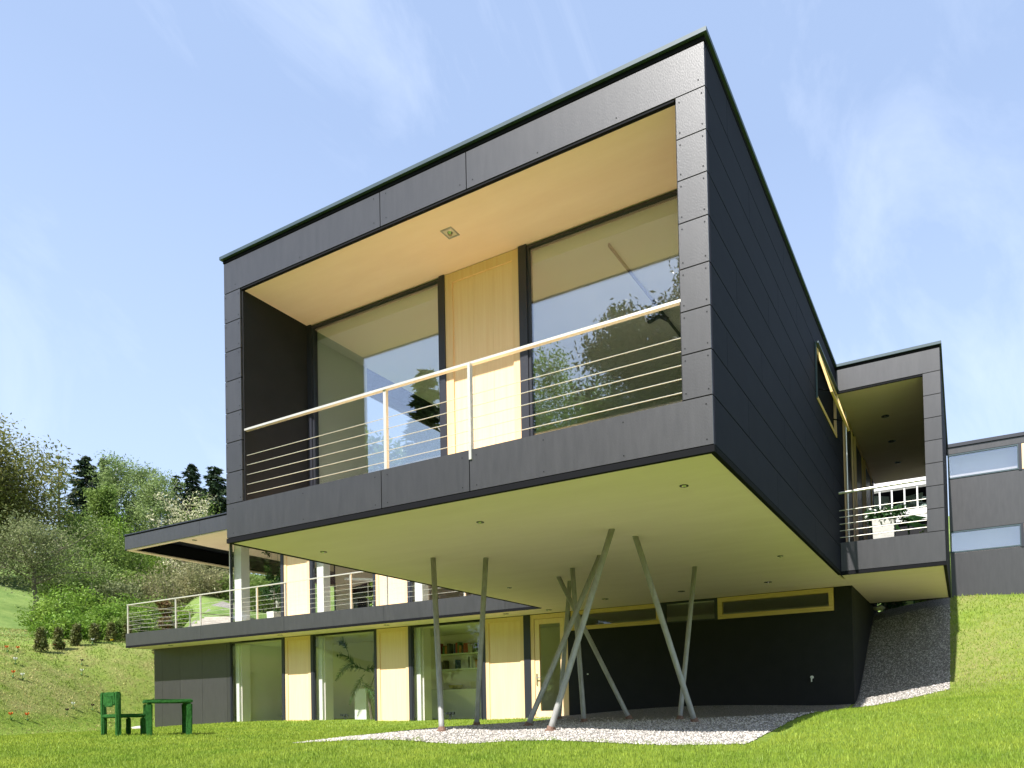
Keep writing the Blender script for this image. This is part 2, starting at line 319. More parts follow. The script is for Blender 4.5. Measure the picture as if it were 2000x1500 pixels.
right = (Y > 8.3) & (X > 0); coin = rng.uniform(0, 1, nb) < .86
k = ok & right & coin
blades('verge_grass', 'fresh green grass on the right bank below the grey building', X[k], Y[k], .04+.0008*r[k], .004+.0011*r[k], MT['blade'], .8)
k = ok & ((s_ >= .3) & (s_ < 14) | (right & ~coin))
rr = r[k]
blades('bank_grass', 'thin yellowish grass on the banks beside the house', X[k], Y[k], .045+.0008*rr, .004+.0012*rr, MT['drygrass'], .9)
nt_ = 520; u = rng.uniform(-60, 2060, nt_); rt = 4.5*(22/4.5)**(rng.uniform(0, 1, nt_)**.8)
tx = CX+(Fv.x+Rv.x*(u-PX)/F2K)*rt; ty = CY+(Fv.y+Rv.y*(u-PX)/F2K)*rt
X = (tx[:, None]+rng.normal(0, .035, (nt_, 26))).ravel(); Y = (ty[:, None]+rng.normal(0, .035, (nt_, 26))).ravel()
k = ~in_gravel(X, Y) & ~((X > -24.5) & (X < 0) & (Y > 8.96)) & (sdist(X, Y) < .3) & (Y < 12)
blades('grass_tufts', 'scattered longer tufts standing out of the lawn', X[k], Y[k], .075, .007, MT['blade'], .9)
#PART2
# ------------------------------------------------------------------ the house
W_, H_, D_, YB, YW, XL, WR = 7.15, 4.0, 7.58, 8.11, 9.0, -24.57, 1.83
house = thing('modern_house', 'dark anthracite house with a cantilevered box on slanting steel columns and long glazed wing', 'house', (-6, 9, -2.65))
def P(mb, name, m, par=None, **k): return mb.build(name, MT[m] if isinstance(m, str) else m, par or house, **k)
BANDS = [.54, .98, 1.40, 1.82, 2.27, 2.69, 3.10, 3.52]
g = .006   # half joint
def screws(mb, pts, nrm):        # small fixing heads
    for p in pts:
        p = Vector(p); nn = Vector(nrm)
        u = Vector((0, 0, 1)); v = nn.cross(u)
        c = p+nn*.003; mb.m2.add(len(mb.f)); mb.poly([c+(u*math.cos(a)+v*math.sin(a))*.007 for a in [2*math.pi*i/6 for i in range(6)]])
# main box: core (dark, behind the panels)
core = MB()
core.box(-W_+.03, -.03, .03, .32, 3.505, 3.93)                 # head beam
core.box(-W_+.03, -6.80, .03, 2.2, .04, 3.93).box(-W_+.03, -6.80, 6.4, 9.3, .04, 3.93).box(-W_+.03, -6.80, 2.2, 6.4, .04, .9).box(-W_+.03, -6.80, 2.2, 6.4, 3.3, 3.93)                  # left wall, with an opening for the added daylight window
core.box(-.31, -.03, .03, 13.9, .04, 3.93)                     # right wall core
core.box(-6.795, -.32, .03, 13.9, .04, .50)                    # floor slab
core.box(-6.795, -.32, .325, 13.9, 3.56, 3.93)                 # roof slab
P(core, 'box_structure', 'black')
def vpanels(spans, zs, y0, y1):
    m = MB()
    for (a, b) in spans:
        for (c, d) in zs: m.box(a+g, b-g, y0, y1, c+g, d-g)
    return m
up = vpanels([(-W_, -4.18), (-4.18, -2.86), (-2.86, 0)], [(3.52, 3.955)], 0, .028)
hx = [(-6.9, 3.6), (-5.6, 3.58), (-4.28, 3.6), (-4.28, 3.9), (-4.08, 3.9), (-4.08, 3.6), (-2.95, 3.6), (-2.77, 3.6), (-1.9, 3.58), (-.95, 3.58), (-.07, 3.6)]
screws(up, [(x, 0, z) for x, z in hx], (0, -1, 0)); P(up, 'upper_fascia', 'clad')
lo = vpanels([(-W_, -4.23), (-4.23, -2.89), (-2.89, 0)], [(.062, .54)], 0, .028)
screws(lo, [(x, 0, z) for x in (-7.0, -5.6, -4.33, -4.13, -2.99, -2.79, -1.9, -.95, -.07) for z in (.12, .46)], (0, -1, 0)); P(lo, 'lower_fascia', 'clad')
for xa, xb in ((-W_, -6.80), (-.31, 0)):
    zs = list(zip(BANDS[:-1], BANDS[1:]))
    cc_ = vpanels([(xa, xb)], zs, 0, .028)
    screws(cc_, [(x, 0, z) for (a, b) in zs for x in (xa+.04, xb-.04) for z in (a+.06, b-.06)], (0, -1, 0)); P(cc_, 'corner_cladding', 'clad')
# side wall (X = 0): long horizontal boards, with an opening for the awning window
side = MB(); ww = (5.46, 7.50, 2.62, 3.50)
Z = [.062]+BANDS+[3.955]
for i in range(len(Z)-1):
    a, b = Z[i]+g, Z[i+1]-g; off = [0, 1.25, .5, 1.9, .9, 2.3, .3, 1.5, .7][i]
    ys_ = [.03]+[y for y in np.arange(off, 13.9, 2.55) if y > .3]+[13.9]
    for j in range(len(ys_)-1):
        c, d = ys_[j]+g*.5, ys_[j+1]-g*.5
        if b > ww[2] and a < ww[3] and d > ww[0] and c < ww[1]:
            if c < ww[0]: side.box(-.028, 0, c, ww[0], a, b)
            if d > ww[1]: side.box(-.028, 0, ww[1], d, a, b)
            if a < ww[2]-.02: side.box(-.028, 0, max(c, ww[0]), min(d, ww[1]), a, ww[2])
        else: side.box(-.028, 0, c, d, a, b)
screws(side, [(0, .12, z) for a, b in zip(BANDS[:-1], BANDS[1:]) for z in (a+.06, b-.06)], (1, 0, 0))
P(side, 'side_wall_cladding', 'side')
lw = MB()
for i in range(len(Z)-1):
    for a, b in (((.03, 9.3),) if Z[i] < .6 or Z[i] > 3.05 else ((.03, 2.2), (6.4, 9.3))): lw.box(-W_, -W_+.028, a, b, Z[i]+g, Z[i+1]-g)
P(MB().box(-W_+.10, -W_+.12, 2.2, 6.4, .9, 3.3), 'added_daylight_pane', 'glass_b')  # unseen window added to let skylight into the box room
P(lw, 'left_wall_cladding', 'clad')
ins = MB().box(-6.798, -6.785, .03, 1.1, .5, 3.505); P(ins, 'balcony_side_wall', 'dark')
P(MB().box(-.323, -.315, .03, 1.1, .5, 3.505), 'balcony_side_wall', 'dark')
P(MB().box(-6.78, -.325, .03, 7.6, 3.503, 3.55), 'balcony_ceiling', 'ceil')
P(MB().box(-6.78, -.325, .005, .045, 3.496, 3.515), 'drip_trim', 'black')
P(MB().box(-6.78, -.325, .045, 1.05, .502, .53), 'balcony_floor', 'woodtrim')
# roof edge: dark shadow gap then zinc flashing
P(MB().box(-W_-.004, .004, -.006, 13.9, 3.962, 4.005), 'roof_shadow_gap', 'black')
P(MB().box(-W_-.035, .035, -.04, 13.9, 4.008, 4.05), 'roof_flashing', 'flash')
# soffit plane z=0 (one L-shaped rendered ceiling) with black drip edge
sof = MB(); sof.box(-W_+.05, -.05, .05, 8.16, .002, .038); sof.box(XL+.05, 0.0, 8.163, YW+.02, .002, .038)
P(sof, 'lower_soffit', 'soffit')
dr = MB(); dr.box(-W_-.002, .002, -.002, .048, -.006, .058); dr.box(-.048, .003, .05, D_-.002, -.006, .058); dr.box(-W_-.003, -W_+.048, .05, YB-.01, -.006, .058)
P(dr, 'drip_trim', 'black')
# wing: balcony slab and roof
J = [XL, -20.34, -16.32, -12.27, -8.2, -W_-.004]
for nm, za, zb in (('balcony_fascia', .06, .50), ('roof_fascia', 3.50, 3.955)):
    m = MB()
    for a, b in zip(J[:-1], J[1:]): m.box(a+g*.6, b-g*.6, YB, YB+.028, za, zb)
    m.box(XL, XL+.028, YB+.03, 19, za, zb)
    P(m, nm, 'clad')
P(MB().box(XL+.03, -W_-.01, YB+.03, 19, .045, .47), 'balcony_slab', 'black')
P(MB().box(XL-.002, -W_-.006, YB-.003, YB+.045, -.006, .058).box(XL-.003, XL+.046, YB+.047, 19, -.006, .058), 'drip_trim', 'black')
P(MB().box(XL+.05, -W_-.01, YB+.03, 14, .475, .50), 'terrace_deck', 'floor_in')
X1 = -21.62
rs = MB(); rs.box(XL+.03, -24.3, YB+.03, 19, 3.56, 3.94); rs.box(-24.3, X1, YB+.03, YB+.14, 3.56, 3.94); rs.box(X1, -W_-.01, YB+.03, 19, 3.56, 3.94); rs.box(-24.3, X1, 17.6, 19, 3.56, 3.94)
P(rs, 'roof_structure', 'black')
rc = MB(); rc.box(XL+.03, -24.3, YB+.03, 19, 3.462, 3.5); rc.box(-24.3, X1, YB+.03, YB+.14, 3.462, 3.5); rc.box(X1, -W_-.01, YB+.03, 19, 3.462, 3.5)
P(rc, 'roof_soffit', 'ceil')
P(MB().box(XL-.004, -W_-.006, YB-.004, YB+.05, 3.955, 3.99).box(XL-.004, XL+.05, YB+.052, 19, 3.955, 3.99), 'roof_shadow_gap', 'black')
P(MB().box(XL-.03, -W_-.006, YB-.03, 19, 3.992, 4.03), 'roof_flashing', 'dframe')
P(MB().box(XL+.003, XL+.05, YB+.001, YB+.045, 3.458, 3.497), 'drip_trim', 'black')
# window bays of the wing
def wood_panel(x0, x1, z0, z1, y, par=None, cen=False):
    f = MB(); t = .12
    f.box(x0, x0+t, y, y+.06, z0, z1); f.box(x1-t, x1, y, y+.06, z0, z1); f.box(x0+t, x1-t, y, y+.06, z1-t, z1); f.box(x0+t, x1-t, y, y+.06, z0, z0+t)
    f = P(f, 'wood_panel', 'woodtrim')
    c = MB().box(x0+t, x1-t, y+.022, y+.058, z0+t, z1-t); P(c, 'panel_board', 'wood', f)
    return f
def window(x0, x1, z0, z1, y, gm, t=.045, fm='dframe', depth=.08):
    f = MB(); f.box(x0, x0+t, y, y+depth, z0, z1); f.box(x1-t, x1, y, y+depth, z0, z1); f.box(x0+t, x1-t, y, y+depth, z1-t, z1); f.box(x0+t, x1-t, y, y+depth, z0, z0+t)
    f = P(f, 'window', fm)
    p = MB().box(x0+t, x1-t, y+.02, y+.035, z0+t, z1-t); P(p, 'pane', gm, f)
    return f
def mull(x0, x1, z0, z1, y): return P(MB().box(x0, x1, y-.015, y+.10, z0, z1), 'mullion', 'dframe')
zb = -3.05
GL = [(-20.10, -17.56), (-16.12, -13.54), (-12.11, -9.65)]
PN = [(-17.43, -16.24), (-13.46, -12.22), (-9.50, -8.25)]
ML = [(-20.15, -20.10), (-17.56, -17.45), (-16.24, -16.12), (-13.54, -13.46), (-12.22, -12.11), (-9.62, -9.50), (-8.25, -8.04)]
for a, b in GL: window(a, b, zb+.1, -.03, YW, 'glass_b', t=.03)
for a, b in PN: wood_panel(a, b, zb+.1, -.015, YW)
for a, b in ML[1:]: mull(a, b, zb, -.012, YW)
mull(-20.15, -20.10, zb, -.012, YW)
# end wall of the ground floor: dark boards
ew = MB(); XE = [-24.43, -23.95, -22.9, -21.65, -20.32, -20.15]
for a, b in zip(XE[:-1], XE[1:]): ew.box(a+.004, b-.004, YW, YW+.03, zb, -.01)
P(ew, 'ground_floor_cladding', 'clad'); P(MB().box(-24.42, -20.16, YW+.032, YW+.2, zb, -.01), 'wall_core', 'black')
P(MB().box(-24.43, -24.40, YW+.2, 16, zb, 0), 'ground_floor_end_wall', 'dark')
# door
df = MB(); y = YW
df.box(-8.04, -7.93, y, y+.08, zb, -.015); df.box(-7.03, -6.92, y, y+.08, zb, -.015); df.box(-7.93, -7.03, y, y+.08, -.13, -.015)
df = P(df, 'door', 'woodtrim')
dl = MB(); dl.box(-7.92, -7.78, y+.012, y+.07, -2.70, -.14); dl.box(-7.15, -7.04, y+.012, y+.07, -2.70, -.14); dl.box(-7.78, -7.15, y+.012, y+.07, -.27, -.14); dl.box(-7.78, -7.15, y+.012, y+.07, -2.70, -2.52)
P(dl, 'door_leaf', 'wood', df); P(MB().box(-7.78, -7.15, y+.03, y+.045, -2.52, -.27), 'pane', 'glass_b', df)
P(MB().box(-7.88, -7.84, y-.01, y+.012, -1.85, -1.55).tube([(-7.86, y-.045, -1.66), (-7.73, y-.045, -1.66)], .012).tube([(-7.86, y, -1.66), (-7.86, y-.045, -1.66)], .011), 'door_handle', 'chrome', df)
P(MB().box(-8.05, -6.9, y-.25, y+.05, -2.735, -2.70), 'doorstep', 'stone')
# dark back wall with high strip windows
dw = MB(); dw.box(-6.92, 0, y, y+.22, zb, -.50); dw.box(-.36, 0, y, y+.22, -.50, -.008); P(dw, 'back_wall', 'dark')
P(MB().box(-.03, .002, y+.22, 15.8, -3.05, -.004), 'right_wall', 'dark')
def strip_window(x0, x1, z0, z1):
    f = window(x0, x1, z0, z1, y-.03, 'glass_b', t=.10, fm='woodrail', depth=.12)
    P(MB().box(x0+.04, x1-.04, y-.06, y-.028, z0+.055, z0+.085), 'weather_bar', 'woodrail', f)
strip_window(-6.80, -4.36, -.50, -.012); strip_window(-2.93, -.37, -.50, -.012)
window(-4.25, -2.99, -.50, -.012, y, 'glass_b', t=.03); mull(-4.36, -4.25, -.5, -.012, y); mull(-2.99, -2.93, -.5, -.012, y)
P(MB().box(-6.91, -6.80, y, y+.08, -.50, -.012), 'mullion', 'dframe')
P(MB().tube([(-.86, y+.01, -1.90), (-.86, y-.05, -1.90)], [.035, .035], 10).tube([(-.86, y-.05, -1.90), (-.86, y-.09, -1.93), (-.86, y-.09, -2.0)], .014), 'garden_tap', 'lampw')
P(MB().tube([(-6.35, y+.01, -1.62), (-6.35, y-.03, -1.62)], [.02, .02], 8), 'door_bell', 'lampw')
# upper storey of the wing
zu0, zu1 = .50, 3.46
for a, b in [(-20.10, -17.56), (-16.12, -13.54), (-12.11, -9.65)]: window(a, b, zu0, zu1, YW, 'glass_b', t=.03)
for a, b in [(-17.43, -16.24), (-13.46, -12.22), (-9.50, -8.25)]: wood_panel(a, b, zu0, zu1-.004, YW)
for a, b in ML[1:]: mull(a, b, zu0, zu1-.002, YW)
cr_ = P(MB().box(-20.13, -20.10, YW-.005, YW+.05, zu0, zu1), 'corner_bead', 'steel')
f = P(MB().box(-20.13, -20.09, YW+.06, YW+.10, zu0, zu1).box(-20.13, -20.09, 13.4, 13.46, zu0, zu1).box(-20.13, -20.09, YW+.10, 13.4, zu0, zu0+.04), 'window', 'dframe')
P(MB().box(-20.12, -20.105, YW+.10, 13.4, zu0+.04, zu1), 'pane', 'glass_b', f)
# cantilever balcony window wall at Y=1.1
yb = 1.1
window(-6.70, -4.20, .53, 3.485, yb, 'glass_a', t=.035); window(-2.78, -.33, .53, 3.485, yb, 'glass_a', t=.035)
for a, b in ((-6.78, -6.70), (-4.20, -4.11), (-2.90, -2.78)): P(MB().box(a, b, yb-.02, yb+.1, .5, 3.498), 'mullion', 'dframe')
wp = MB(); wp.box(-4.11, -3.985, yb, yb+.06, .53, 3.495); wp.box(-3.01, -2.90, yb, yb+.06, .53, 3.495); wp.box(-3.985, -3.01, yb, yb+.06, 3.37, 3.495)
wp = P(wp, 'wood_panel', 'woodtrim')
P(MB().box(-3.985, -3.657, yb+.022, yb+.055, .53, 3.37).box(-3.655, -3.337, yb+.022, yb+.055, .53, 3.37).box(-3.335, -3.01, yb+.022, yb+.055, .53, 3.37), 'panel_board', 'wood', wp)
# railings
def railing(x0, x1, y, ztop, posts, cables, zf, cr0=.0042):
    h = MB().box(x0, x1, y-.022, y+.028, ztop-.028, ztop); h = P(h, 'railing', 'steel')
    for px in posts: P(MB().box(px-.022, px+.022, y-.006, y+.034, zf, ztop-.028), 'post', 'steel', h)
    for z in cables: P(MB().tube([(x0, y+.012, z), (x1, y+.012, z)], cr0, 6), 'cable', 'steel', h)
    return h
railing(-6.79, -.315, .05, 1.555, [-4.20], [1.19, 1.055, .92, .785, .65], .50)
P(MB().box(-2.885, -2.85, -.014, .036, .42, 1.527), 'railing_post', 'steel')
h = railing(XL+.02, -8.2, YB+.05, 1.54, [XL+.04, -21.75, -20.42, -17.62, -16.32, -13.58, -12.2, -9.5, -8.3], [1.22, 1.08, .94, .80, .66], .50, .004)
h = P(MB().box(XL+.02, XL+.07, YB+.08, 13.4, 1.51, 1.54), 'railing', 'steel')
for yy in (10.4, 12.2, 13.35): P(MB().box(XL+.025, XL+.065, yy-.02, yy+.02, .5, 1.51), 'post', 'steel', h)
for z in (1.22, 1.08, .94, .8, .66): P(MB().tube([(XL+.045, YB+.08, z), (XL+.045, 13.4, z)], .004, 5), 'cable', 'steel', h)
# right-hand covered walkway box
P(vpanels([(0.004, WR)], [(3.535, 3.955)], D_, D_+.028), 'upper_fascia', 'clad')
P(vpanels([(0.004, WR)], [(.062, .62)], D_, D_+.028), 'lower_fascia', 'clad')
BR = [.62]+[.62+(3.535-.62)*i/7 for i in range(1, 8)]
P(vpanels([(1.53, WR)], list(zip(BR[:-1], BR[1:])), D_, D_+.028), 'corner_cladding', 'clad')
c2 = MB(); c2.box(.002, WR-.03, D_+.03, 12.25, .045, .50); c2.box(.002, WR-.03, D_+.03, 14.0, 3.55, 3.93); c2.box(1.54, WR-.03, D_+.03, 13.25, .50, 3.55); c2.box(.002, 1.52, D_+.03, D_+.1, .50, .60)
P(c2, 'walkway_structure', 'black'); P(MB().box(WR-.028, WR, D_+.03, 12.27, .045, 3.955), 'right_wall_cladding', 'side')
P(MB().box(.004, 1.535, D_+.04, 14.0, 3.503, 3.545), 'walkway_ceiling', 'ceil')
P(MB().box(.004, 1.53, D_+.006, D_+.04, 3.498, 3.53), 'drip_trim', 'black')
P(MB().box(.004, WR-.05, D_+.05, 12.22, .002, .04), 'walkway_soffit', 'soffit')
P(MB().box(.006, WR+.003, D_-.003, D_+.047, -.006, .058).box(WR-.047, WR+.003, D_+.05, 12.27, -.006, .058).box(.004, WR-.05, 12.22, 12.27, -.006, .058), 'drip_trim', 'black')
P(MB().box(.006, WR+.004, D_-.005, 14, 3.962, 4.0), 'roof_shadow_gap', 'black'); P(MB().box(.036, WR+.03, D_-.035, 14, 4.003, 4.055), 'roof_flashing', 'flash')
hr = P(MB().tube([(.0, D_+.03, 1.58), (1.53, D_+.03, 1.60)], .025, 8), 'railing', 'steel')
for z in (1.24, 1.11, .98, .85, .72): P(MB().tube([(.0, D_+.03, z), (1.53, D_+.03, z)], .0075, 6), 'cable', 'steel', hr)
# terrace doors along the walkway wall
for a, b in ((8.35, 9.5), (9.9, 11.2), (11.6, 13.0)):
    f = P(MB().box(0.002, .05, a, a+.09, .5, 3.45).box(0.002, .05, b-.09, b, .5, 3.45).box(.002, .05, a+.09, b-.09, 3.36, 3.45), 'terrace_door', 'woodtrim')
    P(MB().box(.004, .02, a+.09, b-.09, .5, 3.36), 'pane', MT['dframe'], f)
P(MB().tube([(.07, 8.3, .5), (.07, 8.3, 3.4)], .018, 8), 'door_rail', 'steel')
# side wall window, opened outwards like an awning
a, b, c, d = ww
f = P(MB().box(-.05, .015, a, a+.05, c, d).box(-.05, .015, b-.05, b, c, d).box(-.05, .015, a+.05, b-.05, c, c+.05).box(-.05, .015, a+.05, b-.05, d-.05, d), 'side_window', 'woodtrim')
P(MB().box(.004, .07, a-.03, b+.03, d+.002, d+.03).box(.004, .03, a-.03, a-.002, c-.02, d), 'zinc_surround', 'flash', f)
tl = math.tan(R(16)); hh = d-c-.08
def aw(y, t): return Vector((.02+hh*t*math.sin(R(16)), y, d-.05-hh*t*math.cos(R(16))))
s = MB(); nrm = Vector((math.cos(R(16)), 0, math.sin(R(16))))*.018
for (y0, y1, t0, t1) in ((a+.06, a+.13, 0, 1), (b-.13, b-.06, 0, 1), (a+.13, b-.13, 0, .09), (a+.13, b-.13, .91, 1)):
    cc = (aw(y0, t0)+aw(y1, t1))/2; s.obox(cc, (0, (y1-y0)/2, 0), (aw(y0, t1)-aw(y0, t0))/2, nrm)
P(s, 'open_sash', 'woodrail', f)
cc = (aw(a+.13, .09)+aw(b-.13, .91))/2
P(MB().obox(cc, (0, (b-a-.26)/2, 0), (aw(0, .91)-aw(0, .09))/2, nrm*.3), 'pane', 'glass_a', f)
for yy in (a+.3, b-.3): P(MB().tube([aw(yy, .85), (0, yy, c+.25)], .012, 6), 'window_stay', 'black', f)
P(MB().box(-.3, -.052, a+.02, b-.02, c+.02, d-.02), 'window_niche', 'white', f)
# columns
COL = [((846, 1090), (863, 1428), 1.75), ((949, 1090), (931, 1418), 3.0), ((1091, 1127), (1229, 1405), 5.2), ((1118, 1110), (1141, 1412), 4.2), ((1113, 1135), (1092, 1405), 5.5),
       ((1195, 1034), (1075, 1427), 1.75), ((1172, 1085), (1031, 1420), 2.8), ((1241, 1048), (1357, 1412), 3.4), ((1357, 1107), (1328, 1406), 4.9)]
for (t, b, yy) in COL:
    tp = on(t[0], t[1], 2, 0.0); bt = on(b[0], b[1], 1, yy); bt.z = gz(bt.x, bt.y)+.02
    dv = (tp-bt).normalized()
    o = P(MB().tube([bt-dv*.06, bt+dv*.12, tp+dv*.02], .042, 18), 'column', 'galv', smooth=False)
    for pl in o.data.polygons: pl.use_smooth = len(pl.vertices) == 4
    P(MB().tube([(bt.x, bt.y, bt.z-.03), (bt.x, bt.y, bt.z+.012)], .075, 14).tube([bt-dv*.02, bt+dv*.05], .056, 12), 'base_plate', 'rust', o)
# downlights
def downlight(x, y, z, s=.075, sq=False):
    if sq:
        m = MB(); m.box(x-s, x+s, y-s, y-s+.018, z-.008, z+.002); m.box(x-s, x+s, y+s-.018, y+s, z-.008, z+.002); m.box(x-s, x-s+.018, y-s+.018, y+s-.018, z-.008, z+.002); m.box(x+s-.018, x+s, y-s+.018, y+s-.018, z-.008, z+.002)
        o = P(m, 'downlight', 'galv'); P(MB().box(x-s+.018, x+s-.018, y-s+.018, y+s-.018, z-.003, z+.001), 'lamp_plate', 'steel', o)
        P(MB().tube([(x, y, z-.004), (x, y, z-.03)], [.036, .022], 12), 'bulb', 'chrome', o)
    else:
        m = MB(); n = 16
        for k in range(n):
            a0, a1 = 2*math.pi*k/n, 2*math.pi*(k+1)/n
            m.poly([(x+s*math.cos(q)*r_, y+s*math.sin(q)*r_, z-.006) for q, r_ in ((a0, 1), (a0, .72), (a1, .72), (a1, 1))])
            m.poly([(x+s*math.cos(q), y+s*math.sin(q), zz) for q, zz in ((a0, z-.006), (a1, z-.006), (a1, z+.001), (a0, z+.001))])
        o = P(m, 'downlight', 'dframe'); P(MB().tube([(x, y, z-.0015), (x, y, z+.0005)], s*.75, 14), 'lens', 'black', o)
        P(MB().tube([(x, y, z-.002), (x, y, z-.018)], [.028, .016], 10), 'bulb', 'chrome', o)
p = on(879, 455, 2, 3.5); downlight(p.x, p.y, 3.503, .085, True)
for q in ((632, 1078), (938, 1020), (1336, 949), (995, 1148), (1524, 1086)): p = on(*q, 2, 0); downlight(p.x, p.y, .002, .05)
for q in ((1182, 1170), (1331, 1155), (1500, 1137)): p = on(*q, 2, 0); downlight(p.x, p.y, .002, .08)
for x in (-7.15, -8.45, -12.56, -17.0, -22.6): downlight(x, 8.5, .002, .08)
for q in ((1729, 813), (1742, 862), (1754, 903)): p = on(*q, 2, 3.5); downlight(p.x, p.y, 3.503, .08)
p = on(380, 1055, 2, 3.46); downlight(p.x, p.y, 3.462, .08)
# interiors (walls, ceilings, floors)
it = MB(); it.box(-24.3, -.05, 11.4, 11.5, -3, -.05); it.box(-20.3, -20.16, YW+.3, 13.2, -3, -.05); it.box(-6.9, -6.8, YW+.3, 13.2, -3, -.05); it.box(-24.38, -.05, YW+.24, 13.3, -.044, .0)
for x in (-20.10, -16.12, -12.10): it.box(x, x+.22, YW+.24, YW+.55, -3, -.05)
P(it, 'ground_floor_rooms', 'grey_in')
rev = MB()
for x in (-20.12, -16.14, -12.13): rev.box(x+.02, x+.20, YW+.16, YW+.235, -3, -.05)
rev.box(-20.08, -19.72, YW+.14, YW+.45, zu0+.01, zu1); rev.box(-16.10, -15.80, YW+.14, YW+.4, zu0+.01, zu1); rev.box(-12.1, -11.8, YW+.14, YW+.4, zu0+.01, zu1)
P(rev, 'window_reveal', 'white')
P(MB().box(-24.2, -.05, YW+.22, 13.2, -3.0, -2.78), 'ground_floor_floor', 'floor_in')
iu = MB(); iu.box(-20.05, -7.2, 13.4, 13.5, .5, 3.46); iu.box(-14.0, -13.9, YW+1.5, 13.4, .5, 3.46); P(iu, 'upper_rooms', 'grey_in')
P(MB().box(-6.69, -.43, 1.2, 7.3, .501, .53), 'box_room_floor', 'floor_in'); P(MB().box(-20.0, -7.2, YW+.12, 13.4, .501, .52), 'upper_floor', 'floor_in')
ib = MB(); ib.box(-6.79, -.33, 7.3, 7.4, .5, 3.5); ib.box(-6.79, -6.70, 1.2, 2.2, .5, 3.5); ib.box(-6.79, -6.70, 6.4, 7.3, .5, 3.5); ib.box(-.42, -.33, 1.2, 5.4, .5, 3.5); ib.box(-.42, -.33, 7.35, 7.36, .5, 3.5); ib.box(-6.69, -.43, 1.2, 7.3, 3.30, 3.50)
P(ib, 'box_room', mat('pale_green_grey_plaster', (.74, .79, .72), .9, spec=.1))
tk = P(MB().box(-1.72, -1.70, 1.3, 5.0, 3.255, 3.298), 'spotlight_track', 'dframe')
P(MB().tube([(-1.71, 2.9, 3.26), (-1.71, 2.9, 3.14)], .012, 6).tube([(-1.71, 2.86, 3.16), (-1.80, 2.72, 3.05)], [.035, .05], 12).tube([(-1.71, 2.9, 3.18), (-1.60, 2.95, 3.12)], [.03, .035], 10), 'spotlight', 'dframe', tk)
P(MB().box(-24.45, -20.15, YW+.01, 16, -.004, .04), 'wing_soffit_back', 'soffit')
#PART3
# ------------------------------------------------------------------ hillside building at the right
hb = thing('hillside_building', 'grey ribbon-windowed building on the grass slope at the far right', 'building', (5, 13.3, .1))
def B(mb, name, m, par=None): return mb.build(name, MT[m], par or hb)
y = 13.3; m = MB(); XR = 12
for a, b in ((-.6, 1.24), (1.80, 3.12), (3.76, 3.93)):
    for x0, x1 in ((WR+.01, 4.6), (4.62, 8.2), (8.22, XR)): m.box(x0, x1, y, y+.05, a+.004, b-.004)
m.box(4.1, XR, y, y+.05, 1.25, 1.79)
m.box(4.1, XR, y, y+.05, 3.13, 3.75)
B(m, 'wall', 'clad'); B(MB().box(WR+.02, XR, y+.30, 24, -.6, 3.93), 'wall_core', 'grey_in')
B(MB().box(WR, XR+.02, y-.03, 24, 3.935, 4.02), 'roof_edge', 'dframe')
B(MB().box(WR+.01, XR, y+.052, y+.28, -.6, 1.24).box(WR+.01, XR, y+.052, y+.28, 1.80, 3.12).box(WR+.01, XR, y+.052, y+.28, 3.76, 3.93), 'wall_backing', 'black')
for za, zc in ((1.25, 1.79), (3.13, 3.75)):
    f = B(MB().box(WR+.01, 3.42, y-.012, y+.06, za, za+.035).box(WR+.01, 3.42, y-.012, y+.06, zc-.03, zc).box(3.38, 3.42, y-.012, y+.06, za+.035, zc-.03).box(WR+.01, WR+.03, y-.01, y+.06, za+.035, zc-.03), 'ribbon_window', 'flash')
    B(MB().box(WR+.03, 3.38, y+.01, y+.025, za+.035, zc-.03), 'pane', 'glass_a', f)
    B(MB().box(3.42, 4.1, y+.0, y+.05, za, zc), 'wood_panel', 'wood')
    B(MB().box(3.40, 3.47, y-.02, y-.004, za-.02, zc+.02), 'frame_post', 'dframe')
# uphill pavilion glimpsed through the walkway
pv = thing('garden_pavilion', 'white-framed glazed pavilion seen through the covered walkway', 'building', (.6, 16, 1.6))
def G(mb, name, m, par=None): return mb.build(name, MT[m], par or pv)
G(MB().box(-1.5, 1.7, 16.0, 16.2, 2.84, 3.18).box(-1.5, 1.7, 16.0, 20, 2.98, 3.03), 'white_slab', 'white')
G(MB().box(-1.5, 1.7, 16.0, 16.25, 3.86, 4.1), 'white_beam', 'white')
for x in (-.06, .28, .63, .98, 1.3): G(MB().box(x-.022, x+.022, 16.02, 16.08, 3.18, 3.86), 'white_mullion', 'white')
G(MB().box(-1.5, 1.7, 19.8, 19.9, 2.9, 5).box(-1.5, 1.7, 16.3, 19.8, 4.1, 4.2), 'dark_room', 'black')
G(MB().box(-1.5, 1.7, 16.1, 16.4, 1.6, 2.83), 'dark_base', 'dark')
def deckchair(x, y, z, rz, label):
    t = thing('lounge_chair', label, 'chair', (x, y, z), 'wicker lounge chairs in the pavilion')
    def bx(n, *a, rot=None):
        mb = MB(); mb.box(*a); o = mb.build(n, MT['chairw'], None); o.parent = t; return o
    bx('seat', -.28, .28, -.25, .30, .36, .44)
    mb = MB().obox((0, .36, .80), (.28, 0, 0), (0, .11, .40), (0, .025, -.01)); o = mb.build('backrest', MT['chairw']); o.parent = t
    for sx in (-.26, .26):
        for sy in (-.22, .26): bx('leg', sx-.025, sx+.025, sy-.025, sy+.025, 0, .36)
        bx('armrest', sx-.04, sx+.04, -.26, .34, .62, .66)
    t.rotation_euler = (0, 0, rz)
MT['chairw'] = mat('pale_wicker', (.40, .52, .46), .8, var=((60, 60, 60), (.24, .32, .28), .4, .6))
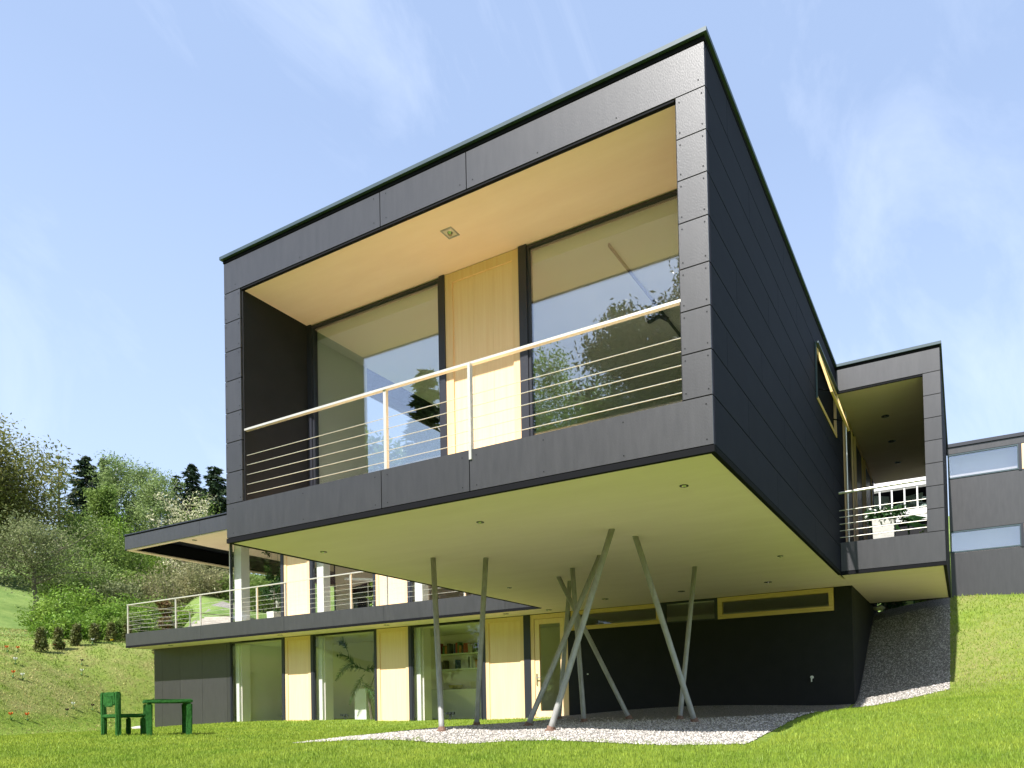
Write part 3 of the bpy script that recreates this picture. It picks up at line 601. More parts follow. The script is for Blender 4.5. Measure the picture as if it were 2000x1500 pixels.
deckchair(.10, 17.2, 3.03, R(40), 'leftmost pale wicker chair behind the white mullions'); deckchair(.62, 17.5, 3.03, R(-25), 'middle pale wicker chair behind the white mullions'); deckchair(1.12, 17.1, 3.03, R(-50), 'rightmost pale wicker chair behind the white mullions')
# ------------------------------------------------------------------ foliage helpers
def leaves(name, C, n, spread, size, m, parent, flat=0, elong=1.7, droop=0):
    C = np.asarray(C, float); k = len(C); idx_ = rng.integers(0, k, n)
    off = np.clip(rng.normal(0, 1, (n, 3)), -1.7, 1.7); off *= np.asarray(spread) if np.ndim(spread) else spread
    if droop: off[:, 2] -= np.abs(rng.normal(0, droop, n))
    c = C[idx_]+off
    a = rng.normal(0, 1, (n, 3)); a[:, 2] *= (1-flat); a /= np.linalg.norm(a, axis=1)[:, None]
    b = rng.normal(0, 1, (n, 3)); b -= (b*a).sum(1)[:, None]*a; b /= np.linalg.norm(b, axis=1)[:, None]
    s = size*rng.uniform(.55, 1.35, n)[:, None]
    V = np.stack([c-a*s*elong, c-b*s*.62, c+a*s*elong, c+b*s*.62], 1).reshape(-1, 3)
    return np_mesh(name, V, np.arange(4*n).reshape(-1, 4), m, parent)
def limbs(base, h, r, n, lean, up, rr0, par, bark, crown0=.3, twigs=3, name='trunk'):
    """tapered trunk with limbs; returns tip points along limbs"""
    mb = MB(); bx, by, bz = base; pts = []; q = Vector((bx, by, bz-.3)); K = 7
    for i in range(K+1):
        t = i/K; pts.append(Vector((bx+lean[0]*t*h+random.uniform(-.02, .02)*h*(i > 0), by+lean[1]*t*h+random.uniform(-.02, .02)*h*(i > 0), bz-.3+(h*.92+.3)*t)))
    mb.tube(pts, [rr0*(1-.85*i/K) for i in range(K+1)], 8)
    tips = []
    for i in range(n):
        t = crown0+(1-crown0)*(i+random.random())/n*.95; fi = t*K; j = min(int(fi), K-1); s = pts[j].lerp(pts[j+1], fi-j)
        an = i*2.4+random.uniform(-.4, .4); sh = math.sin(math.pi*min(1, max(.05, (t-crown0)/(1-crown0)*.85+.15)))
        L = r*(.55+.55*sh)*random.uniform(.8, 1.1)
        d = Vector((math.cos(an), math.sin(an), up*random.uniform(.5, 1.4)))
        p1 = s+d*L*.5+Vector((0, 0, random.uniform(-.05, .1)*L)); p2 = s+d*L*.95+Vector((0, 0, random.uniform(0, .25)*L))
        r0 = rr0*(1-.85*t)*.6; mb.tube([s, p1, p2], [r0, r0*.6, r0*.2], 5, cap=False); tips += [tuple(s.lerp(p1, .6)), tuple(p1), tuple(p2), tuple(p1.lerp(p2, .5))]
        for k in range(twigs):
            q0 = p1.lerp(p2, random.uniform(-.6, .6)); dd = Vector((random.gauss(0, 1), random.gauss(0, 1), random.gauss(.35, .5))).normalized()*L*random.uniform(.3, .5)
            mb.tube([q0, q0+dd], [r0*.35, r0*.1], 4, cap=False); tips += [tuple(q0+dd), tuple(q0+dd*.55)]
    tips.append(tuple(pts[-1])); o = mb.build(name, bark, par, smooth=True)
    return tips
def dtree(nm, label, cat, x, y, h, r, lm, nleaf, leaf, n=16, up=.7, crown0=.28, clump=None, bark=None, group=None, lean=(0, 0), rr0=None, droop=0, twigs=3, z=None):
    z = gz(x, y) if z is None else z
    t = thing(nm, label, cat, (x, y, z), group)
    tips = limbs((x, y, z), h, r, n, lean, up, rr0 or h*.017, t, bark or MT['bark'], crown0, twigs)
    leaves('crown', tips, nleaf, clump or r*.15, leaf, lm, t, droop=droop)
    return t
def conifer(label, x, y, h, r, lm, nm='spruce_tree', per=1, group=None, droop=.35, z=None, nl=26, bare=.08, sparse=1.0, leafs=1.0, bark=None):
    z = gz(x, y) if z is None else z; t = thing(nm, label, 'tree', (x, y, z), group)
    mb = MB().tube([(x, y, z-.3), (x, y, z+h*.5), (x, y, z+h*.99)], [h*.018, h*.011, h*.002], 8); C = []; A = []
    nw = int(h*3.6*sparse)
    for i in range(nw):
        f = bare+(1-bare)*i/nw; rl = r*(1-f)**.58*.85*random.uniform(.75, 1.12)+.12
        for k in range(random.randint(5, 7)):
            an = random.uniform(0, 6.283); L = rl*random.uniform(.7, 1.15); zz = z+h*f
            tip = Vector((x+math.cos(an)*L, y+math.sin(an)*L, zz-L*droop+L*.12)); b0 = Vector((x, y, zz))
            if L > .5: mb.tube([b0, tip], [.02+L*.01, .008], 4, cap=False)
            for q in range(nl//2 if L < .8 else nl):
                u_ = random.random()**.7; sd = L*.16*(1.1-u_*.6); C.append(b0.lerp(tip, u_)+Vector((random.gauss(0, sd), random.gauss(0, sd), random.gauss(-.05, .05)*L-abs(random.gauss(0, .07))*L)))
                A.append(((tip-b0).normalized()+Vector((random.gauss(0, .5), random.gauss(0, .5), random.gauss(-.1, .4)))).normalized())
    mb.build('trunk', bark or MT['bark'], t, smooth=True)
    C = np.array([tuple(c) for c in C]); A = np.array([tuple(a) for a in A]); n = len(C)
    b = rng.normal(0, 1, (n, 3)); b -= (b*A).sum(1)[:, None]*A; b /= np.linalg.norm(b, axis=1)[:, None]
    s = (.10+.012*h)*leafs*rng.uniform(.6, 1.3, n)[:, None]
    V = np.stack([C-A*s*1.6, C-b*s*.42, C+A*s*1.6, C+b*s*.42], 1).reshape(-1, 3)
    np_mesh('crown', V, np.arange(4*n).reshape(-1, 4), lm, t); return t
def bush(label, x, y, r, h, lm, n=2600, leaf=.07, group=None, nm='bush', z=None):
    z = gz(x, y) if z is None else z; t = thing(nm, label, 'bush', (x, y, z), group)
    mb = MB(); C = []
    for i in range(14):
        an = random.uniform(0, 6.283); q = random.random()**.5; e = Vector((x+math.cos(an)*r*q*.85, y+math.sin(an)*r*q*.85, z+h*random.uniform(.55, 1)*(1-.45*q*q)))
        mb.tube([(x+math.cos(an)*r*q*.3, y+math.sin(an)*r*q*.3, z-.1), e], [.03*h/2+.01, .008], 4, cap=False)
        for f_ in (.2, .45, .7, .95): C.append(tuple(Vector((x, y, z)).lerp(e, f_)+Vector((math.cos(an)*r*q*.45*(1-f_), math.sin(an)*r*q*.45*(1-f_), 0))))
    mb.build('stems', MT['bark'], t)
    leaves('foliage', C, n, (r*.17, r*.17, h*.12), leaf, lm, t); return t
L_ = {}
L_['olive'] = leafmat('olive_brown_leaves', (.12, .14, .03), (.24, .22, .06), .5)
L_['spruce'] = leafmat('dark_spruce_needles', (.014, .032, .014), (.035, .06, .022), .5, .4, .15)
L_['larch'] = leafmat('fresh_larch_needles', (.12, .18, .05), (.20, .25, .09), .5)
L_['birch'] = leafmat('birch_leaves', (.17, .24, .07), (.26, .33, .12), .4)
L_['mid'] = leafmat('mid_green_leaves', (.11, .18, .035), (.23, .31, .065), .35)
L_['bright'] = leafmat('bright_spring_leaves', (.13, .24, .025), (.24, .34, .05), .4)
L_['grey'] = leafmat('grey_green_leaves', (.14, .17, .06), (.23, .25, .11), .6)
L_['tan'] = leafmat('tan_green_twigs', (.19, .20, .08), (.32, .29, .15), .8)
L_['yew'] = leafmat('bronze_yew_needles', (.09, .085, .02), (.13, .16, .04), 3, .45, .1)
L_['red'] = leafmat('bronze_beech_leaves', (.12, .05, .02), (.12, .12, .03), 5, .5, .2)
L_['blossom'] = leafmat('cream_blossom', (.55, .50, .36), (.40, .42, .20), 3, .3, .3)
L_['pine'] = leafmat('pine_needles', (.03, .045, .016), (.06, .08, .03), .4, .35, .2)
L_['plant'] = leafmat('house_plant_leaves', (.02, .06, .015), (.04, .10, .03), 3, .35, .2)
def at(u, t):   # along the view column of photo pixel u, t metres of depth -> ground position
    return CX+(Fv.x+Rv.x*(u-PX)/F2K)*t, CY+(Fv.y+Rv.y*(u-PX)/F2K)*t
def top_h(u, v, t):   # height a thing at that spot must have to reach photo row v
    d = ray(u, v); x, y = at(u, t); return CZ+d.z*t-gz(x, y)
# trees on the hillside, left to right
def tb(u): return min(max(u, 0), 320)/245*6.1
def T(u, v, t): x, y = at(u, t); return x, y, max(.5, top_h(u, v, t))
x, y, h = T(-62, 895, 46); dtree('oak_tree', 'large spreading olive-brown tree cut by the left edge of the photo', 'tree', x, y, h, 5.0, L_['olive'], 70000, .075, n=30, crown0=.10, clump=.75, twigs=5)
x, y, h = T(118, 880, 66); conifer('thin pale larch showing sky between its drooping boughs', x, y, h, 3.0, L_['larch'], 'larch_tree', nl=26, sparse=.55, droop=.2, leafs=.45)
x, y, h = T(172, 883, 64); conifer('tallest dark spruce, between the larch and the birches', x, y, h, 3.4, L_['spruce'], bare=.0, nl=60, leafs=.6)
x, y, h = T(207, 888, 70); conifer('narrow dark spruce behind the left birch', x, y, h, 2.2, L_['spruce'], nl=36, leafs=.6)
x, y, h = T(203, 915, 54); dtree('deciduous_tree', 'yellow-green conical tree in front of the dark spruces', 'tree', x, y, h*.86, 1.0, L_['mid'], 12000, .07, n=22, crown0=.08, clump=.26, up=1.3)
for i, (u, v, t, r_, lb) in enumerate([(232, 875, 58, 1.9, 'tallest airy birch, leftmost of the pale birches'), (275, 890, 60, 1.9, 'airy birch in the middle of the pale birches'), (312, 915, 57, 2.0, 'rightmost and lowest of the pale birches')]):
    x, y, h = T(u, v, t); dtree('birch_tree', lb, 'tree', x, y, h*.96, r_, L_['birch'], 15000, .06, n=20, up=1.0, crown0=.15, clump=.32, bark=MT['birchbark'], group='pale birches on the hillside', droop=.25, rr0=.14)
x, y, h = T(349, 922, 66); conifer('small loose spruce, leftmost of three beside the house wall', x, y, h, 2.3, L_['spruce'], nl=26, leafs=.6, group='spruces behind the wing roof')
x, y, h = T(380, 900, 62); conifer('pointed dark spruce in the middle, above the wing roof', x, y, h, 2.7, L_['spruce'], nl=50, leafs=.6, group='spruces behind the wing roof')
x, y, h = T(425, 905, 60); conifer('dense spruce touching the corner of the cantilevered box', x, y, h, 3.2, L_['spruce'], nl=55, leafs=.6, group='spruces behind the wing roof')
x, y, h = T(366, 980, 50); dtree('blossom_tree', 'small tree with bare cream blossoming twigs above the wing roof', 'tree', x, y, h, 2.2, L_['blossom'], 2600, .06, n=14, up=1.1, crown0=.2, clump=.22)
x, y, h = T(68, 1030, 37); dtree('apple_tree', 'low grey-green fruit tree with spreading crooked branches in the meadow', 'tree', x, y, h, 2.6, L_['grey'], 13000, .042, n=20, up=.35, crown0=.42, clump=.34, rr0=.16, twigs=4)
BL = [(150, 1005, 46, 2.9, 'mid', 'big'), (215, 1020, 44, 2.7, 'mid', 'big'), (120, 1050, 42, 2.4, 'mid', 'big'), (190, 1080, 38, 2.3, 'mid', 'big'), (250, 1010, 47, 2.8, 'bright', 'big'),
      (300, 1000, 52, 3.0, 'mid', 'big'), (355, 1000, 50, 2.6, 'bright', 'big'), (410, 985, 50, 2.8, 'mid', 'big'), (265, 1100, 38, 1.8, 'mid', 'big'), (420, 1010, 44, 2.6, 'tan', 'big'), (235, 1130, 35, 1.6, 'grey', 'big'),
      (300, 1085, 36, 2.1, 'tan', 'low'), (350, 1090, 34, 1.9, 'tan', 'low'), (400, 1095, 33, 1.9, 'tan', 'low'), (440, 1100, 34, 2.0, 'tan', 'low'), (490, 1110, 34, 2.2, 'mid', 'low'), (540, 1110, 33, 2.2, 'mid', 'low'),
      (110, 1160, 30, 1.5, 'bright', 'low'), (150, 1150, 30.5, 1.5, 'bright', 'low'), (195, 1150, 30, 1.5, 'bright', 'low'), (235, 1160, 29, 1.4, 'bright', 'low'), (130, 1190, 27.5, 1.2, 'bright', 'low'), (175, 1185, 27.5, 1.2, 'bright', 'low'),
      (215, 1185, 27, 1.2, 'bright', 'low'), (262, 1160, 27.5, 1.3, 'bright', 'low'), (300, 1160, 28, 1.3, 'mid', 'low'), (345, 1170, 29, 1.2, 'bright', 'low'), (255, 1200, 26, .9, 'mid', 'low')]
cn = {'mid': 'dark green', 'bright': 'bright yellow-green', 'tan': 'pale tan-green', 'grey': 'grey-green'}
lab = ['darker green bush below the larch', 'dark green bush below the tall spruce', 'dark bush right behind the fruit tree crown', 'dark bush right of the fruit tree trunk', 'bright bush below the leftmost birch', 
       'dark bush below the middle birch, over the roof edge', 'bright bush showing above the wing roof edge', 'dark bush above the wing roof next to the box', 'dark bush at the left end under the wing roof', 'tan bush above the terrace beside the box', 'grey-green bush left of the wing roof tip',
       'tan shrub seen between roof and terrace, leftmost', 'tan shrub seen between roof and terrace above the second post', 'tan shrub seen between roof and terrace above the path', 'tan shrub seen beside the corner glass', 'green shrub seen through the corner glass, left', 'green shrub seen through the corner glass, right',
       'yellow-green shrub above the leftmost yew, upper row', 'yellow-green shrub above the second yew, upper row', 'yellow-green shrub above the fourth yew, upper row', 'yellow-green shrub above the fifth yew, upper row', 'yellow-green shrub right behind the second yew', 'yellow-green shrub right behind the third yew',
       'yellow-green shrub right behind the fifth yew', 'yellow-green shrub behind the terrace corner post', 'green shrub behind the left terrace railing bay', 'yellow-green shrub behind the second terrace bay', 'small green shrub at the foot of the terrace corner']
for (u, v, t, r_, k_, sz), lb in zip(BL, lab):
    x, y, h = T(u, v, t+tb(u)); big = sz == 'big'
    bush(lb, x, y, r_, h, L_[k_], 15000 if big else 8000, .058 if big else .042, group='bushes on the hillside')
for i, (u, v) in enumerate([(80, 1222), (115, 1225), (150, 1217), (186, 1217), (219, 1216), (251, 1214)]):
    t = 24.2+tb(u); x, y = at(u, t); h = top_h(u, v, t)*.9; z = gz(x, y)
    q = thing('yew_shrub', ['leftmost bronze yew cone above red tulips', 'second bronze yew cone from the left', 'third bronze yew cone from the left', 'bronze yew cone behind the white tulip', 'bronze yew cone behind the yellow tulip', 'bronze yew cone half hidden by the terrace corner post'][i], 'shrub', (x, y, z), 'young yews in a row')
    MB().tube([(x, y, z-.1), (x, y, z+h*.9)], [.03, .01], 6).build('stem', MT['bark'], q)
    C = []
    for k in range(60):
        f_ = random.random(); an = random.uniform(0, 6.28); rr = .19*(1-f_*.65)*random.random()**.5; C.append((x+math.cos(an)*rr, y+math.sin(an)*rr, z+.08+h*.9*f_))
    leaves('foliage', C, 1800, (.05, .05, .06), .026, L_['yew'], q, elong=2)
x, y = at(322, 29); q = thing('beech_shrub', 'bronze-leaved column shrub behind the terrace railing', 'shrub', (x, y, gz(x, y)))
z = gz(x, y); MB().tube([(x, y, z), (x, y, z+1.7)], [.03, .01], 6).build('stem', MT['bark'], q)
h = top_h(322, 1170, 29); leaves('foliage', [(x+random.gauss(0, .16), y+random.gauss(0, .16), z+h*random.uniform(.1, .95)) for i in range(50)], 2200, .07, .04, L_['red'], q)
# tulips on the bank
MT['stem'] = mat('tulip_stem', (.05, .14, .03), .6)
FL = [((13, 1267), 'orange', 'orange tulip at the far left edge below the meadow'), ((35, 1268), 'orange', 'orange tulip right of the leftmost orange one'), ((72, 1259), 'crimson', 'crimson tulip left of the first yew foot'), ((84, 1256), 'crimson', 'crimson tulip at the first yew foot'),
      ((106, 1262), 'pink', 'pink-red tulip left of the second yew'), ((124, 1259), 'crimson', 'crimson tulip right of the second yew'), ((181, 1252), 'white', 'white tulip at the foot of the fourth yew'), ((218, 1253), 'yellow', 'single yellow tulip at the fifth yew'),
      ((30, 1291), 'white', 'white tulip at the top of the bank'), ((160, 1294), 'dark', 'dark purple tulip near the top of the bank'), ((26, 1317), 'orange', 'orange tulip halfway down the bank'), ((44, 1324), 'white', 'fading white tulip beside the halfway orange one'),
      ((21, 1402), 'orange', 'large orange tulip low on the bank at left'), ((53, 1402), 'orange', 'large orange tulip low on the bank, right of its pair'), ((143, 1381), 'white', 'white tulip left of the green chair back'), ((131, 1393), 'dark', 'purple tulip below the white one left of the chair'),
      ((181, 1381), 'dark', 'purple tulip just left of the chair back'), ((160, 1315), 'white', 'small white tulip in the middle of the bank')]
for c_, v_ in dict(orange=(.75, .16, .02), crimson=(.50, .02, .05), pink=(.62, .10, .10), white=(.80, .80, .74), yellow=(.80, .60, .02), dark=(.05, .012, .03)).items(): MT[c_] = mat(c_+'_petal', v_, .5, island=.2)
def hit(u, v):
    d = ray(u, v); c = Vector((CX, CY, CZ)); tt = 17.
    while tt < 60:
        p = c+d*tt
        if gz(p.x, p.y) > p.z: return p
        tt += .1
    return p
for (u, v), c_, lb in FL:
    p = hit(u, v+7); x, y = p.x, p.y; z = gz(x, y); d = ray(u, v); tt = (x-CX)/d.x; zt = CZ+d.z*tt
    hs = max(.16, min(.6, zt-z)); q = thing('tulip', lb, 'flower', (x, y, z), 'tulips on the bank')
    MB().tube([(x, y, z-.02), (x+.01, y, z+hs)], .008, 5).build('stem', MT['stem'], q)
    lf = MB()
    for k in range(3):
        an = k*2.1+u; dx, dy = math.cos(an), math.sin(an); lf.poly([(x-dy*.02, y+dx*.02, z), (x+dy*.02, y-dx*.02, z), (x+dx*.08+dy*.015, y+dy*.08-dx*.015, z+hs*.4), (x+dx*.13, y+dy*.13, z+hs*.55)])
    lf.build('leaf', MT['stem'], q)
    pt = MB()
    for k in range(6):
        an = k*1.047; dx, dy = math.cos(an), math.sin(an); zz = z+hs
        pt.poly([(x+.01, y, zz-.01), (x+.045*dx-.03*dy, y+.045*dy+.03*dx, zz+.03), (x+.05*dx, y+.05*dy, zz+.085), (x+.045*dx+.03*dy, y+.045*dy-.03*dx, zz+.03)])
    pt.build('bloom', MT[c_], q)
# pale stone at the foot of the end wall, path and stones on the hill behind the terrace
def rock(label, x, y, z, s, sz=.5, nm='stone'):
    bm = bmesh.new(); bmesh.ops.create_icosphere(bm, subdivisions=2, radius=1)
    for v in bm.verts: v.co *= random.uniform(.82, 1.1)
    for v in bm.verts: v.co = Vector((v.co.x*s+x, v.co.y*s*.7+y, v.co.z*s*sz+z))
    me = bpy.data.meshes.new(nm); bm.to_mesh(me); bm.free(); return tag(link(nm, me, MT['stone']), label, 'stone')
rock('pale flat stone lying between chair and table by the wall corner', -22.9, 7.7, gz(-22.9, 7.7)+.04, .42, .22)
p = on(1716, 1186, 1, 12.9); rock('sunlit pale stone glimpsed below the walkway box', p.x, p.y, p.z-.02, .16, .45)
pa = [at(u, t) for u, t in ((450, 30.5), (420, 31.5), (395, 33), (420, 36.5), (470, 40))]
V = []; 
for i in range(len(pa)):
    a_ = Vector(pa[max(i-1, 0)]); b_ = Vector(pa[min(i+1, len(pa)-1)]); tn = (b_-a_).normalized(); nn = Vector((-tn.y, tn.x))
    for s_2 in (-.9, -.3, .3, .9): x, y = pa[i][0]+nn.x*s_2, pa[i][1]+nn.y*s_2; V.append((x, y, gz(x, y)+.03))
tag(np_mesh('footpath', V, [(i*4+k, i*4+k+1, i*4+k+5, i*4+k+4) for i in range(len(pa)-1) for k in range(3)], MT['gravel']), 'pale path winding up behind the terrace', kind='structure')
for i in range(7):
    x, y = at(405+i*8+random.uniform(-3, 3), 30.2+.3*i); z = gz(x, y)
    nm_ = ['lowest', 'second lowest', 'third lowest', 'middle', 'third highest', 'second highest', 'highest'][i]
    tag(MB().obox((x, y, z+.09), (.75, .35, 0), (-.16, .32, 0), (0, 0, .09)).build('garden_step', MT['stone']), nm_+' pale stone step of the hillside stair behind the terrace', 'step', 'stone garden steps')
# ------------------------------------------------------------------ turf-covered chair and table
RR = Vector((math.cos(YAW), math.sin(YAW), 0)); FF = Vector((-math.sin(YAW), math.cos(YAW), 0))
gl = gz(-13.6, 1.7)
def soft(mb, name, par, lv=2):
    o = mb.build(name, MT['turf'], par)
    bm = bmesh.new(); bm.from_mesh(o.data); bmesh.ops.bevel(bm, geom=bm.edges[:], offset=.018, segments=2, affect='EDGES'); bmesh.ops.subdivide_edges(bm, edges=[e for e in bm.edges if e.calc_length() > .09], cuts=2, use_grid_fill=True)
    for v in bm.verts: v.co += Vector((random.gauss(0, .0035), random.gauss(0, .0035), random.gauss(0, .003)))
    bm.to_mesh(o.data); bm.free(); return o
DEP = 14.3; sc1 = DEP/F2K
def gpt(u): x, y = at(u, DEP); return Vector((x, y, gz(x, y)))
c0 = gpt(216); ph = R(26); wd = RR*math.cos(ph)-FF*math.sin(ph); dp = RR*math.sin(ph)+FF*math.cos(ph)
ch = thing('garden_chair', 'green turf-covered chair with its slatted back towards the viewer', 'chair', tuple(c0))
hc = 88*sc1; w2_ = .51/2
def obx(c, a_, b_, z0, z1): return MB().obox(Vector((c.x, c.y, (z0+z1)/2)), a_, b_, Vector((0, 0, (z1-z0)/2)))
g0 = c0.z-.03
for sx in (-1, 1):
    soft(obx(c0+wd*w2_*sx, wd*.044, dp*.044, g0, g0+hc), 'back_leg', ch); soft(obx(c0+wd*w2_*sx+dp*.48, wd*.040, dp*.040, g0, g0+.39), 'front_leg', ch)
soft(obx(c0+dp*.24, wd*.295, dp*.28, g0+.395, g0+.47), 'seat', ch); soft(obx(c0, wd*.215, dp*.035, g0+hc-.27, g0+hc-.005), 'backrest', ch)
soft(obx(c0-dp*.037, wd*.14, dp*.010, g0+hc-.30, g0+hc-.085), 'back_flap', ch)
n0 = gpt(291); th = R(38); ta = RR*math.cos(th)+FF*math.sin(th); tb = -RR*math.sin(th)+FF*math.cos(th)
tt = thing('garden_table', 'square green turf-covered table beside the turf chair', 'table', tuple(n0+ta*.33+tb*.33))
S_ = .70; ht = 74*sc1; g1 = n0.z-.03
for a_, b_ in ((0, 0), (1, 0), (0, 1), (1, 1)): soft(obx(n0+ta*S_*a_+tb*S_*b_, ta*.055, tb*.055, g1, g1+ht-.085), 'leg', tt)
soft(obx(n0+ta*S_/2+tb*S_/2, ta*(S_/2+.065), tb*(S_/2+.065), g1+ht-.08, g1+ht), 'table_top', tt)
# ------------------------------------------------------------------ planters and interior things
def planter_box(x, y, z, s, h, label, nm='planter', m='pot'):
    t = thing(nm, label, 'planter', (x, y, z))
    mb = MB(); i_ = s*.84
    mb.v += [(x+a_*q, y+b_*q, zz) for q, zz in ((s*.9, z), (s, z+h), (i_, z+h), (i_, z+h*.85)) for a_, b_ in ((-1, -1), (1, -1), (1, 1), (-1, 1))]
    for r_ in range(3): mb.f += [(r_*4+k, r_*4+(k+1) % 4, r_*4+4+(k+1) % 4, r_*4+4+k) for k in range(4)]
    mb.build('tub', MT[m], t); MB().poly([(x-i_, y-i_, z+h*.86), (x+i_, y-i_, z+h*.86), (x+i_, y+i_, z+h*.86), (x-i_, y+i_, z+h*.86)]).build('soil', MT['bark'], t); return t
planter_box(.76, 8.05, .50, .20, .55, 'square pale stone planter behind the walkway railing')
fb = thing('flower_bush', 'leafy bush with white blooms growing in the walkway planter', 'plant', (.76, 8.05, 1.0))
C = [(.72+random.gauss(0, .17), 8.05+random.gauss(0, .13), 1.12+random.gauss(0, .06)) for i in range(40)]
MB().tube([(.76, 8.05, .95), (.74, 8.05, 1.15)], .015, 5).build('stem', MT['bark'], fb); leaves('foliage', C, 1100, .05, .028, L_['plant'], fb)
leaves('blossom', [(.50+random.gauss(0, .06), 8.0+random.gauss(0, .1), 1.16+random.gauss(0, .07)) for i in range(8)]+[(.75, 7.98, 1.22), (.8, 8, 1.26)], 60, .025, .03, MT['white'], fb, elong=1)
bp_ = thing('broad_leaf_plant', 'plant with large bright green leaves right of the planter', 'plant', (1.2, 13.0, 1.6))
z0_ = gz(1.2, 14.6); mb = MB()
for (x, y, z, dx, dz, wdt) in ((.55, 14.4, 2.55, .75, -.05, .14), (.7, 14.5, 2.42, .55, -.12, .12), (1.25, 14.3, 2.25, -.45, .22, .1), (.3, 14.6, 2.5, .35, -.25, .12)):
    mb.poly([(x, y, z), (x+dx*.5, y-.1, z+dz*.3-wdt), (x+dx, y, z+dz), (x+dx*.5, y+.1, z+dz*.3+wdt*.7)])
mb.build('leaf', leafmat('broad_leaf', (.10, .30, .03), (.18, .42, .06), 2, .2, .4), bp_); MB().tube([(.9, 14.6, z0_-.1), (.8, 14.5, 2.4)], .03, 6).build('stem', MT['stem'], bp_)
bush('dark leafy shrub under the white pavilion slab', .3, 15.2, .55, 2.4-gz(.3, 15.2), L_['plant'], 2500, .04); bush('green shrub right of the pavilion foot', 1.25, 14.7, .4, 2.25-gz(1.25, 14.7), L_['mid'], 1800, .04)
fn = thing('picket_fence', 'low dark picket fence behind the planter', 'fence', (.8, 13.7, .5))
zf = on(1750, 1050, 1, 13.7).z
MB().box(.3, 1.5, 13.72, 13.74, zf-.05, zf-.02).box(.3, 1.5, 13.72, 13.74, .6, .65).build('rail', MT['bark'], fn)
for i in range(15): MB().box(.32+i*.08, .35+i*.08, 13.70, 13.72, .4, zf+.04).build('picket', MT['bark'], fn)
# palm on a white plinth in the second ground floor bay
zi = -2.78
pl = tag(MB().box(-15.35, -14.85, 9.9, 10.4, zi, -1.72).build('plinth', MT['white']), 'tall white plinth inside the second ground floor window', 'plinth')
pm = thing('potted_palm', 'arching palm leaning inside the second ground floor window', 'plant', (-14.4, 9.75, zi))
MB().tube([(-14.5, 9.8, zi), (-14.6, 9.75, -1.9), (-14.2, 9.7, -1.2)], [.05, .04, .03], 7).build('stem', MT['bark'], pm)
def frond(par, p0, d, L, sag, nl_=26, wl=.22):
    mb = MB(); p0 = Vector(p0); d = Vector(d).normalized(); pts = []
    for i in range(13):
        t = i/12; pts.append(p0+d*L*t+Vector((0, 0, -sag*t*t)))
    mb.tube(pts, [.012*(1-.8*i/12)+.003 for i in range(13)], 4, cap=False)
    for i in range(nl_):
        t = .15+.85*i/nl_; f_ = t*12; j = min(int(f_), 11); q = pts[j].lerp(pts[j+1], f_-j); tg = (pts[j+1]-pts[j]).normalized(); sd = tg.cross(Vector((0, 1, 0)) if random.random() < .5 else Vector((0, 0, 1))).normalized()
        l = wl*math.sin(math.pi*(.12+.8*t))
        for s3 in (-1, 1):
            e = q+(sd*s3+tg*.8+Vector((0, 0, -.25))).normalized()*l; wv = tg*.02; mb.poly([q-wv, q+wv, e])
    mb.build('frond', L_['plant'], par)
for (d, L, sg, st) in (((-.75, .0, 1.0), 1.5, .75, (-14.9, 9.6, -1.1)), ((-.9, 0, .5), 1.2, .5, (-14.5, 9.65, -1.2)), ((.05, 0, 1), .8, .1, (-14.2, 9.7, -1.25)), ((.7, 0, -.1), 1.1, 1.1, (-14.6, 9.5, -1.55)), ((.5, -.1, .1), .9, 1.1, (-14.6, 9.5, -1.65)), ((-.4, 0, .9), .9, .5, (-15.3, 9.6, -.55)), ((-.9, 0, .1), .8, .6, (-15.0, 9.55, -.95)), ((.8, 0, .5), .7, .4, (-14.6, 9.6, -1.2)), ((-.6, 0, -.4), .8, .5, (-14.6, 9.6, -1.3))): frond(pm, st, d, L, sg)
# shelves with books, white sideboard in the third bay
sb = thing('wall_shelf', 'white wall shelves loaded with books in the third ground floor window', 'shelf', (-12, 11.3, -1.3))
sbx = (-13.1, -11.0); zs1, zs2, zs3 = (on(890, v_, 1, 11.1).z for v_ in (1276, 1306, 1346))
for z in (zs1, zs2): MB().box(*sbx, 11.1, 11.39, z-.04, z).build('shelf_board', MT['white'], sb)
MB().box(*sbx, 10.9, 11.39, zs3-.05, zs3).build('shelf_board', MT['dframe'], sb)
tag(MB().box(*sbx, 10.86, 10.89, zi, zs3-.01).box(*sbx, 10.9, 11.39, zi, zs3-.055).build('sideboard', MT['white']), 'long white sideboard under the book shelves', 'sideboard')
cols_ = [(.35, .05, .03), (.04, .08, .20), (.50, .42, .10), (.10, .20, .08), (.45, .40, .35), (.07, .05, .05), (.5, .2, .05)]
cn_ = ['red', 'navy', 'mustard', 'green', 'beige', 'dark brown', 'orange']
bmats = [mat('book_cover', c_, .6) for c_ in cols_]
for row, z in enumerate((zs1, zs2)):
    x = -13.0; k = 0; seen = {}
    while x < -11.2:
        wv = random.uniform(.05, .09); hv = random.uniform(.24, .36)
        if random.random() < (.85 if row == 0 else .45):
            bi = random.randrange(7); seen[bi] = seen.get(bi, 0)+1; tag(MB().box(x, x+wv, 11.13, 11.33, z+.002, z+hv).build('book', bmats[bi]), ('%s %s book from the left on the %s white shelf' % (('first', 'second', 'third', 'fourth', 'fifth', 'sixth', 'seventh', 'eighth', 'ninth', 'tenth')[min(seen[bi], 10)-1], cn_[bi], ('upper', 'middle')[row])), 'book', 'books on the upper shelf' if row == 0 else 'books on the middle shelf')
        x += wv+.006
tag(MB().box(-11.6, -11.35, 11.0, 11.25, zs3+.003, zs3+.22).build('storage_box', bmats[4]), 'small beige box on the dark worktop', 'box')
